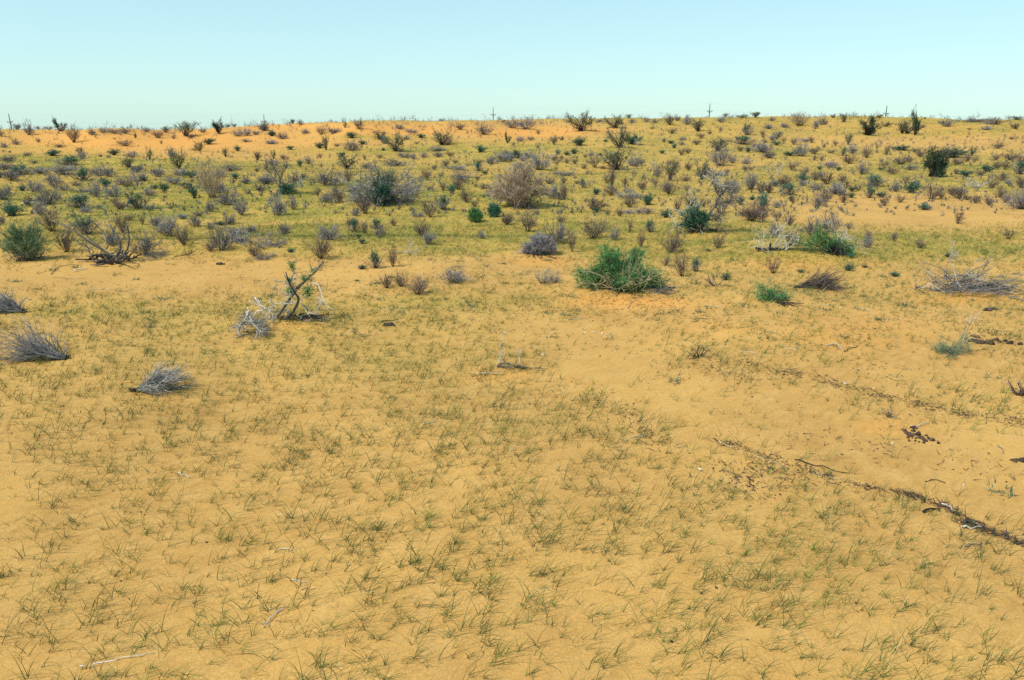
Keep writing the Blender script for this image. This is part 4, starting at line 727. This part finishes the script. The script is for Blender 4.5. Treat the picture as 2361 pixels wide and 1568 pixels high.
# broken stump and small root clumps
for key, vx, vy, n, L_, mt, lab in [('a', 1612, 822, 15, .3, 'darkwood', 'broken brown stump of snapped stems at the edge of the track'), ('b', 2052, 962, 16, .16, 'deadwood', 'small frayed root stump on bare sand behind the dung heap'), ('c', 432, 588, 10, .36, 'darkwood', 'dark snapped stump at the edge of the left scrub'), ('d', 801, 552, 4, .34, 'darkwood', 'two black stub ends standing in the meadow'), ('e', 1940, 778, 16, .14, 'litter', 'reddish brown tuft of dead roots on orange sand'), ('f', 342, 756, 14, .18, 'deadwood', 'small grey dead tuft in the left grass'), ('g', 1650, 660, 10, .4, 'deadwood', 'low grey twigs at the right foot of the big green bush'), ('h', 2352, 912, 30, .3, 'litter', 'reddish dead tuft cut by the right edge')]:
    loc, s = spot(vx, vy); B = Geo(); T = Twigs()
    for _ in range(n):
        az = rng.uniform(0, 6.28); pts = line((rng.normal()*.04, rng.normal()*.04, 0), (math.cos(az), math.sin(az), rng.uniform(.2, 1.4)), L_*rng.uniform(.5, 1.1), 4, .2); pts[:, 2] = np.maximum(pts[:, 2], .005); B.tube(pts, L_*.026, L_*.013, 4); T.along(pts, 7, .6, L_*.3, L_*.02)
    r_ = tag(link('stump', None, None, loc), lab, 'stump'); link('stubs', B.mesh('stump_stubs', M[mt]), r_); link('twigs', T.into(Geo()).mesh('stump_twigs', M['brown_t']), r_)

# ------------------------------------------------------------------ power line beyond the crest
M['pole'] = plantmat('pole_timber', (.045,.04,.04), (.09,.08,.075), .05); M['wire'] = plantmat('wire', (.05,.05,.05), (.08,.08,.08), .02); M['glass'] = plantmat('insulator', (.12,.14,.13), (.2,.2,.2), .05, rough=.3)
PL = [(22,264,300,'leftmost power pole on the skyline, leaning slightly'),(608,265,340,'second power pole from the left, mostly sunk behind the skyline scrub'),(1137,249,330,'third power pole from the left, standing clear above the middle skyline'),(1637,240,320,'fourth power pole from the left, with a plain crossarm'),(2045,245,310,'rightmost power pole beside the tall dark tree on the skyline')]
arms = []
for i, (vx, vy, D, lab) in enumerate(PL):
    tx = (vx*V2P-512)/F; ty = (340-vy*V2P)/F; ry = cp+ty*sp; rz = -sp+ty*cp
    x = D*tx/ry; top = EYE+D*rz/ry; z0 = float(ground(x, D))-.3; Hh = top-z0
    ro = tag(link('power_pole', None, None, (x, D, z0)), lab, 'power pole', 'power poles along the skyline')
    g = Geo(); g.tube([(0, 0, 0), (0, 0, Hh*.5), (0, 0, Hh)], .2, .12, 8); link('post', g.mesh('power_pole_post', M['pole']), ro)
    g = Geo(); zA = Hh-2.6; g.tube([(-1.1, -.2, zA), (1.1, -.2, zA)], .11, .11, 4); g.tube([(-.7, -.2, zA-.02), (0, -.15, zA-.9)], .05, .05, 4); g.tube([(.7, -.2, zA-.02), (0, -.15, zA-.9)], .05, .05, 4); link('crossarm', g.mesh('power_pole_crossarm', M['pole']), ro)
    for dx, dz in [(-1.0, zA), (1.0, zA), (0, Hh)]:
        g = Geo(); g.tube([(dx, -.2 if dx else 0, dz), (dx, -.2 if dx else 0, dz+.2), (dx, -.2 if dx else 0, dz+.42)], .08, .05, 6); link('insulator', g.mesh('power_pole_insulator', M['glass']), ro)
    if i == 0: ro.rotation_euler = (0, -.05, 0)
    arms.append([np.array((x+dx, D-.2, z0+dz+.4)) for dx, dz in [(-1.0, zA), (1.0, zA), (0, Hh)]])
for w_ in range(3):
    g = Geo()
    e = [a[w_] for a in arms]; e = [e[0]*2-e[1]]+e+[e[-1]*2-e[-2]]
    for a, b in zip(e[:-1], e[1:]):
        t = np.linspace(0, 1, 13)[:, None]; P = a*(1-t)+b*t; P[:, 2] -= 4*1.1*(t[:, 0]*(1-t[:, 0])); g.tube(P, .005, .005, 3)
    tag(link('power_cable', g.mesh('power_cable', M['wire'])), ['thin power cable on the left crossarm ends of the skyline poles', 'thin power cable on the right crossarm ends of the skyline poles', 'thin power cable over the tops of the skyline poles'][w_], 'cable', 'cables of the skyline power line')

# ------------------------------------------------------------------ ground cover map (in world terms: how much sedge grows where)
def blob(vx, vy, cx, cy, rx, ry): return np.exp(-(((vx-cx)/rx)**2+((vy-cy)/ry)**2))
def cover(x, y):
    z = ground(x, y, False); vx, vy = to_view(x, y, z)
    b = np.interp(vy, [262, 300, 335, 360, 400, 440, 560, 590, 620, 650, 690, 760, 900, 1568], [.8, .78, .74, .8, .74, .9, .95, .8, .45, .35, .8, .9, .95, .95])
    def sub(v, *e): return v*(1-np.clip(e[-1]*blob(vx, vy, *e[:-1])*1.35, 0, 1))
    b = sub(b, 360, 325, 360, 30, 1.); b = sub(b, 900, 298, 260, 14, .9); b = sub(b, 1230, 305, 160, 18, .9); b = sub(b, 620, 292, 120, 12, .8); b = sub(b, 300, 640, 450, 34, 1.); b = sub(b, 800, 625, 330, 26, .9); b = sub(b, 1150, 610, 170, 22, .8)
    b = sub(b, 2150, 500, 300, 28, .9); b = sub(b, 2100, 465, 320, 22, .5); b = sub(b, 1400, 850, 150, 60, 1.); b = sub(b, 1620, 930, 190, 70, 1.); b = sub(b, 1800, 960, 200, 60, 1.); b = sub(b, 1850, 1010, 220, 60, 1.); b = sub(b, 2150, 1060, 260, 90, 1.); b = sub(b, 2350, 1130, 130, 110, 1.)
    b = sub(b, 2100, 850, 330, 80, .8); b = sub(b, 2000, 740, 420, 45, .6); b = sub(b, 1450, 770, 260, 26, .5); b = sub(b, 1560, 705, 230, 26, .7); b = sub(b, 0, 1130, 90, 100, .7); b = sub(b, 20, 1260, 50, 70, .5); b = sub(b, 2250, 330, 260, 16, .7); b = sub(b, 2330, 1450, 120, 140, .4); b = sub(b, 1240, 745, 150, 30, .4)
    for e in [(250,375,420,12,.5),(150,340,120,8,.4),(900,345,400,8,.35),(1030,455,110,14,.7),(250,470,260,30,.3),(1900,585,420,16,.5),(2080,565,200,16,.4),(850,315,140,5,.4),(1850,345,200,10,.3),(2150,385,160,8,.3),(1100,560,240,22,.35),(950,700,260,14,.2),(400,715,260,18,.25)]:
        b = b+e[4]*blob(vx, vy, *e[:4])
    n = wnoise(x*.7, y, W25)*.09+wnoise(x, y, W6)*.06+wnoise(x+3, y, W2)*.04
    return np.clip(b+n, 0, 1.3), vx, vy
def orange(vx, vy):
    o = np.zeros_like(vx)
    for e in [(360,322,400,32,.95),(900,298,260,14,1.),(1230,305,170,16,1.),(620,292,140,12,.9),(2150,300,300,16,.5),(1450,700,160,14,.8),(1960,770,200,40,.45),(2230,690,120,14,.6),(1840,605,130,16,.6),(1660,760,80,20,.3),(1250,605,60,8,.6),(680,755,60,10,.5),(2040,985,70,22,.45),(1150,870,70,14,.4),(1800,290,200,10,.4)]: o = np.maximum(o, e[4]*blob(vx, vy, *e[:4]))
    return np.clip(o*1.2, 0, 1)

# ------------------------------------------------------------------ ground sheet
def build_ground():
    ny, nx = 620, 420
    ys = np.concatenate([np.linspace(-30, 3.4, 14), np.geomspace(3.6, 170, ny-14-40), np.geomspace(174, 3200, 40)])
    us = np.sinh(np.linspace(-1, 1, nx)*1.6)/np.sinh(1.6)*1.35
    Y = np.repeat(ys[:, None], nx, 1); X = us[None]*(np.maximum(Y, 0)+8)*1.05
    Z = ground(X, Y); ny = len(ys)
    V = np.stack([X, Y, Z], -1).reshape(-1, 3)
    i = (np.arange(ny-1)*nx)[:, None]+np.arange(nx-1)[None]
    Q = np.stack([i, i+1, i+nx+1, i+nx], -1).reshape(-1, 4)
    g = Geo(); cv, vx, vy = cover(X, np.maximum(Y, 3.)); g.add(V, Q, None, cv.ravel())
    me = g.mesh('ground', M['sand'], True)
    a = me.attributes.new('orange', 'FLOAT', 'POINT'); a.data.foreach_set('value', (orange(vx, vy)*(Y > 3)).astype(np.float32).ravel())
    tag(link('ground', me), 'rolling orange desert sand with thin green sedge', kind='structure')
m, nt, b = mat('desert_sand'); M['sand'] = m; N = nt.nodes; Lk = nt.links
def mixc(f, a, c):
    n = N.new('ShaderNodeMix'); n.data_type = 'RGBA'
    for s_, v in ((0, f), (6, a), (7, c)):
        if isinstance(v, tuple): n.inputs[s_].default_value = (*v, 1)
        elif isinstance(v, (int, float)): n.inputs[s_].default_value = v
        else: Lk.new(v, n.inputs[s_])
    return n.outputs[2]
def noise(sc, det=4, rough=.6, vec=None):
    n = N.new('ShaderNodeTexNoise'); n.inputs['Scale'].default_value = sc; n.inputs['Detail'].default_value = det; n.inputs['Roughness'].default_value = rough; Lk.new(vec or geo.outputs['Position'], n.inputs['Vector']); return n.outputs['Fac']
def ramp(v, a, c):
    n = N.new('ShaderNodeMapRange'); n.inputs[1].default_value = a; n.inputs[2].default_value = c; Lk.new(v, n.inputs[0]); return n.outputs[0]
def mul(a, c):
    n = N.new('ShaderNodeMath'); n.operation = 'MULTIPLY'; n.use_clamp = True
    for i, v in enumerate((a, c)):
        if isinstance(v, (int, float)): n.inputs[i].default_value = v
        else: Lk.new(v, n.inputs[i])
    return n.outputs[0]
geo = N.new('ShaderNodeNewGeometry')
av = N.new('ShaderNodeAttribute'); av.attribute_name = 'var'; ao = N.new('ShaderNodeAttribute'); ao.attribute_name = 'orange'
SAND_A, SAND_B, SAND_O, SAND_G, SAND_Y = (.58,.325,.088), (.47,.25,.068), (.68,.315,.072), (.20,.20,.032), (.46,.34,.05)
c = mixc(ramp(noise(.35, 5), .35, .65), SAND_A, SAND_B)
c = mixc(ramp(noise(2.3, 6, .7), .45, .75), c, (.60,.35,.11))
c = mixc(mul(ao.outputs['Fac'], ramp(noise(.6, 6, .7), .18, .46)), c, SAND_O)
dist = N.new('ShaderNodeSeparateXYZ'); Lk.new(geo.outputs['Position'], dist.inputs[0])
far = ramp(dist.outputs['Y'], 9, 32)       # farther out the sedge and moss close up into a mat
cvr = mul(ramp(av.outputs['Fac'], .35, 1.05), far)
patch = mul(ramp(noise(.9, 6, .75), .36, .6), ramp(noise(7, 5, .8), .28, .5))
c = mixc(mul(cvr, patch), c, SAND_Y)
c = mixc(mul(mul(ramp(av.outputs['Fac'], .62, 1.05), far), mul(ramp(noise(.4, 6, .7), .40, .56), ramp(noise(5, 5, .8), .32, .52))), c, SAND_G)
grit = noise(14, 6, .85); c = mixc(mul(ramp(grit, .58, .72), .35), c, (.36,.2,.075)); c = mixc(mul(ramp(grit, .42, .3), .35), c, (.72,.47,.17)); fine = noise(60, 3, .7); c = mixc(mul(ramp(fine, .5, .72), .6), c, (.3,.165,.06)); c = mixc(mul(ramp(fine, .45, .25), .6), c, (.78,.52,.22))
Lk.new(c, b.inputs['Base Color']); b.inputs['Roughness'].default_value = .95; b.inputs['Specular IOR Level'].default_value = .1
wv = N.new('ShaderNodeTexWave'); wv.inputs['Scale'].default_value = 1.6; wv.inputs['Distortion'].default_value = 5; wv.inputs['Detail'].default_value = 3; wv.inputs['Detail Scale'].default_value = 1.5
mp = N.new('ShaderNodeMapping'); mp.inputs['Rotation'].default_value = (0, 0, .9); Lk.new(geo.outputs['Position'], mp.inputs[0]); Lk.new(mp.outputs[0], wv.inputs[0])
b1 = N.new('ShaderNodeBump'); b1.inputs['Strength'].default_value = .7; b1.inputs['Distance'].default_value = .02; Lk.new(wv.outputs['Fac'], b1.inputs['Height'])
b2 = N.new('ShaderNodeBump'); b2.inputs['Strength'].default_value = .5; b2.inputs['Distance'].default_value = .03; Lk.new(noise(5, 8, .7), b2.inputs['Height']); Lk.new(b1.outputs[0], b2.inputs['Normal'])
b3 = N.new('ShaderNodeBump'); b3.inputs['Strength'].default_value = .5; b3.inputs['Distance'].default_value = .004; Lk.new(noise(110, 2, .6), b3.inputs['Height']); Lk.new(b2.outputs[0], b3.inputs['Normal'])
Lk.new(b3.outputs[0], b.inputs['Normal'])
build_ground()

# ------------------------------------------------------------------ sedge grass
M['grass'] = plantmat('sedge', (.03,.062,.018), (.25,.275,.045), 0., scale=.5)
_n = M['grass'].node_tree; _b = _n.nodes['Principled BSDF']; _src = _b.inputs['Base Color'].links[0].from_socket   # some blades are dead straw
_a = [q for q in _n.nodes if q.type == 'ATTRIBUTE'][0]; _g = _n.nodes.new('ShaderNodeMath'); _g.operation = 'GREATER_THAN'; _g.inputs[1].default_value = 1.5; _n.links.new(_a.outputs['Fac'], _g.inputs[0])
_m = _n.nodes.new('ShaderNodeMix'); _m.data_type = 'RGBA'; _n.links.new(_g.outputs[0], _m.inputs[0]); _n.links.new(_src, _m.inputs[6]); _m.inputs[7].default_value = (.5, .36, .15, 1); _n.links.new(_m.outputs[2], _b.inputs['Base Color'])
def sedge(y0, y1, dens, K_, nb, hh, ww, g, mn=.0, hv=.35):
    hw = lambda y: .74*y+3.2
    n = int(dens*(y1-y0)*(hw(y0)+hw(y1))); y = y0+(y1-y0)*np.sqrt(rng.random(n)*(1-(hw(y0)/hw(y1))**2)+(hw(y0)/hw(y1))**2) if False else rng.uniform(y0, y1, n)
    x = rng.uniform(-1, 1, n)*hw(y1); keep = np.abs(x) < hw(y); x, y = x[keep], y[keep]
    cv, vx, vy = cover(x, y)
    keep = rng.random(len(x)) < np.clip(cv, mn, 1)*np.clip(.66+.16*wnoise(x*1.3, y*1.3, W1)+.08*wnoise(x, y, W2), .3, 1)
    x, y, cv = x[keep], y[keep], cv[keep]
    nbl = rng.integers(nb[0], nb[1]+1, len(x)); idx = np.repeat(np.arange(len(x)), nbl); N_ = len(idx)
    big = rng.random(len(x))**2.2
    sz = (.55+.75*big)[idx]*rng.uniform(.6, 1.1, N_)*hh
    bx = x[idx]+rng.normal(size=N_)*.012*(1+big[idx]); by = y[idx]+rng.normal(size=N_)*.012*(1+big[idx]); bz = ground(bx, by)-.01
    az = rng.normal(size=N_)*.6+.1; az = np.where(rng.random(N_) < .27, az+np.pi, az)
    th = np.abs(rng.normal(size=N_))*.28+.05; bend = rng.uniform(.5, 2.7, N_)
    P = np.zeros((N_, K_, 3)); P[:, 0] = np.stack([bx, by, bz], -1); st = sz/(K_-1)
    for k in range(1, K_):
        t = (k-.5)/(K_-1); a = th+bend*t
        P[:, k] = P[:, k-1]+np.stack([np.sin(a)*np.cos(az)*st, np.sin(a)*np.sin(az)*st, np.cos(a)*st], -1)
    P[:, :, 2] = np.maximum(P[:, :, 2], bz[:, None]+.012)
    sa = rng.uniform(0, 6.28, N_); side = np.stack([np.cos(sa), np.sin(sa), 0*sa], -1)
    tint = np.clip(rng.normal(size=len(x))*.22+.25+hv*np.clip((y-8)/26, 0, 1), 0, 1)[idx]+rng.normal(size=N_)*.12
    g.blades(P, ww*rng.uniform(.7, 1.3, N_), side, np.where(rng.random(N_) < .07, 2., np.clip(tint, 0, 1)))
    return x, y
gN = Geo()
sedge(3.2, 13, 150, 7, (3, 7), .32, .005, gN); tag(link('sedge_grass', gN.mesh('sedge_near', M['grass'])), 'arching green sedge tufts on orange sand', 'grass', kind='stuff')
gM = Geo(); sedge(13, 30, 165, 4, (3, 6), .23, .0062, gM); sedge(30, 62, 62, 3, (3, 5), .22, .009, gM); sedge(62, 125, 17, 2, (3, 5), .25, .018, gM, 0)
tag(link('meadow_grass', gM.mesh('sedge_far', M['grass'])), 'thin yellow-green sedge meadow between the shrubs', 'grass', kind='stuff')

# ------------------------------------------------------------------ litter: pellets, twiglets, bark bits
gl = Geo(); TL = Twigs()
LINES = [([(1650,1015),(1760,1050),(1870,1088)], 150, 8), ([(1870,1088),(1990,1122),(2100,1140),(2190,1172),(2250,1215),(2361,1258)], 750, 6), ([(2060,1132),(2120,1150),(2180,1170),(2250,1212)], 420, 6), ([(2210,1200),(2300,1232),(2361,1256)], 420, 7), ([(1380,910),(1440,955),(1500,1010),(1560,1050)], 170, 18), ([(1600,830),(1700,870),(1830,870)], 170, 20), ([(1700,835),(1850,865),(1960,895),(2080,925),(2240,960),(2361,975)], 700, 10), ([(1660,730),(1800,770),(1950,830),(2150,900)], 130, 26), ([(1620,1060),(1720,1110),(1800,1140)], 150, 24), ([(1480,700),(1560,720),(1680,730)], 200, 22), ([(1330,700),(1450,700),(1600,690)], 160, 18), ([(2150,720),(2250,760),(2361,800)], 240, 26), ([(1880,690),(1960,700)], 60, 10), ([(1090,870),(1200,850)], 80, 8), ([(1740,1080),(1850,1110)], 120, 26), ([(0,650),(300,660),(600,640)], 160, 26), ([(650,640),(900,650),(1200,610)], 130, 22), ([(1940,780),(2050,740),(2300,730)], 120, 24), ([(1750,590),(1870,610)], 60, 10), ([(2050,1000),(2200,1060),(2350,1090)], 90, 40), ([(1800,1020),(1950,1010),(2050,1040)], 70, 28), ([(1160,850),(1240,850)], 60, 5)]
for pl, n, spr in LINES:
    P = np.array(pl, float); seg = np.linalg.norm(np.diff(P, axis=0), axis=1); cs = np.concatenate([[0], np.cumsum(seg)])
    for _ in range(int(n*(1 if spr < 8 else 2.2))):
        d = rng.random()*cs[-1]; cx = np.interp(d, cs, P[:, 0]); cy = np.interp(d, cs, P[:, 1])
        clump = .15+.85*((math.sin(d*.06)+math.sin(d*.17+1)+2)/4)**1.5
        if rng.random() > clump: continue
        x, y, z, s_ = hit(cx+rng.normal()*spr, min(cy+rng.normal()*spr*.55, 1560))
        if rng.random() < .12: lump(gl, (x, y, z+.004), rng.uniform(.005, .013), .6)
        else:
            a = rng.uniform(0, 6.28); TL.put(np.array((x, y, z+.006)), nrm(np.array([math.cos(a), math.sin(a), rng.uniform(0, .7)])), rng.uniform(.03, .11), rng.uniform(.005, .012), rng.random(), rng.normal(size=3)*[.6, .6, .1])
for _ in range(1500):
    y = rng.uniform(5, 30); x = rng.uniform(-1, 1)*(.68*y+1); z = float(ground(x, y)); vx, vy = to_view(x, y, z)
    w = .25+.75*(vx > 1350+(1200-vy)*-.3 and 690 < vy < 1200)+.6*(600 < vy < 670 and vx < 1250)
    if rng.random() > w: continue
    if rng.random() < .5: lump(gl, (x, y, z+.003), rng.uniform(.004, .012)*(1+y/25), .6)
    else: a = rng.uniform(0, 6.28); TL.put(np.array((x, y, z+.005)), nrm(np.array([math.cos(a), math.sin(a), .15])), rng.uniform(.02, .08), .006*(1+y/40), rng.random(), rng.normal(size=3)*[.6, .6, .1])
TL.into(gl, 4); tag(link('plant_litter', gl.mesh('plant_litter', M['litter'])), 'dark dry twig and pellet litter strewn in lines over the sand', 'litter', kind='stuff')
# small green herbs
g = Geo(); T = Twigs()
HB = [(870,655),(880,690),(1050,650),(905,640),(1105,640),(1650,640),(1900,715),(2030,738),(1990,685),(1720,705),(40,650),(265,635),(315,645),(380,690),(2300,870),(2310,1137),(2050,870),(1945,655),(2070,700),(2310,640),(1960,665),(1560,880),(700,668),(735,672),(690,662),(1020,690),(1250,690),(2355,650),(1600,655),(1690,600),(540,690),(330,735)]
for vx, vy in HB+[(rng.uniform(0, 2361), rng.uniform(590, 730)) for _ in range(90)]:
    x, y, z, s_ = hit(vx, vy)
    for _ in range(int(rng.integers(10, 34))):
        d = nrm(rng.normal(size=3)*[1, 1, .3]+[0, 0, .7]); T.put(np.array((x+rng.normal()*.08, y+rng.normal()*.08, z)), d, rng.uniform(.05, .15), .012, rng.random(), rng.normal(size=3)*.3)
tag(link('green_herbs', T.into(g).mesh('green_herbs', M['green_t'])), 'small low green herbs dotted over the sand', 'herbs', kind='stuff')

# ------------------------------------------------------------------ far scrub on and beyond the crest, and tiny tufts too small to count
T = Twigs()
def tinybush(x, y, w, h, n, up=.5):
    z = float(ground(x, y))
    for _ in range(n):
        az = rng.uniform(0, 6.28); ti = rng.uniform(.05, 1.2); d = np.array([math.cos(az)*math.sin(ti), math.sin(az)*math.sin(ti), math.cos(ti)])
        q = rng.random()*.55; p = np.array((x, y, z))+d*np.array([w*.5, w*.5, h])*q
        T.put(p, nrm(d+rng.normal(size=3)*.35), h*rng.uniform(.3, .55), .035*max(1, y/110)*rng.uniform(.6, 1.3), rng.random(), rng.normal(size=3)*.2)
for _ in range(1250):
    u_ = rng.uniform(-.85, .85); dd = rng.uniform(-9, 3)if rng.random() < .55 else rng.uniform(3, 60); left = 1-float(sstep(-.15, .12, u_)); y = 128-14*left+5*math.sin(u_*17+1)+3*math.sin(u_*41)+dd
    if dd < 3 and .5*math.sin(u_*37)+.5*math.sin(u_*91+2)+rng.normal()*.4 < -.1: continue
    h_ = rng.uniform(.4, 1.15)*(1 if rng.random() < .85 else 1.6); tinybush(u_*y, y, h_*1.4, h_, 16)
for _ in range(3500):
    vy = 284+215*rng.random()**1.25; vx_ = rng.uniform(-500, 2860); x, y, z, s_ = hit(vx_, vy)
    if vy < 350 and vx_ < 800 and rng.random() < .75: continue
    h_ = rng.uniform(.14, .58)*(1 if vy < 450 else .6); tinybush(x, y, h_*1.4, h_, 18)
M['scrub'] = plantmat('far_scrub', (.06,.085,.07), (.25,.22,.215), 0., scale=.9)
tag(link('distant_scrub', T.into(Geo(), 2).mesh('distant_scrub', M['scrub'])), 'fringe of distant low scrub along and beyond the dune crest', 'scrub', kind='stuff')

# ------------------------------------------------------------------ light
EL, AZ = R(51), math.atan2(-.5, -.86)      # the sun stands behind the camera's left shoulder
sv = Vector((math.cos(EL)*math.cos(AZ), math.cos(EL)*math.sin(AZ), math.sin(EL)))
sd = bpy.data.lights.new('sun', 'SUN'); sd.energy = 4.1; sd.angle = R(.53); sd.color = (1, .95, .86)
so = link('sun', sd); so.rotation_euler = sv.to_track_quat('Z', 'Y').to_euler()
Wd = bpy.data.worlds.new('World'); S.world = Wd; Wd.use_nodes = True; wn = Wd.node_tree.nodes; wl = Wd.node_tree.links
sk = wn.new('ShaderNodeTexSky'); sk.sky_type = 'NISHITA'; sk.sun_disc = False; sk.sun_elevation = EL; sk.sun_rotation = math.atan2(sv.x, sv.y)
sk.altitude = 0; sk.air_density = 1.; sk.dust_density = .2; sk.ozone_density = 1.
bg = wn['Background']; bg.inputs[1].default_value = .15
mx = wn.new('ShaderNodeMix'); mx.data_type = 'RGBA'; mx.blend_type = 'MULTIPLY'; mx.inputs[0].default_value = 1; mx.inputs[7].default_value = (2.0, 2.8, 2.9, 1)
gm = wn.new('ShaderNodeGamma'); gm.inputs[1].default_value = .4; wl.new(sk.outputs[0], gm.inputs[0]); wl.new(gm.outputs[0], mx.inputs[6]); wl.new(mx.outputs[2], bg.inputs[0])
S.view_settings.view_transform = 'Standard'; S.view_settings.look = 'None'; S.view_settings.exposure = .06; S.view_settings.gamma = 1
S.cycles.max_bounces = 4; S.cycles.diffuse_bounces = 3; S.cycles.use_denoising = False
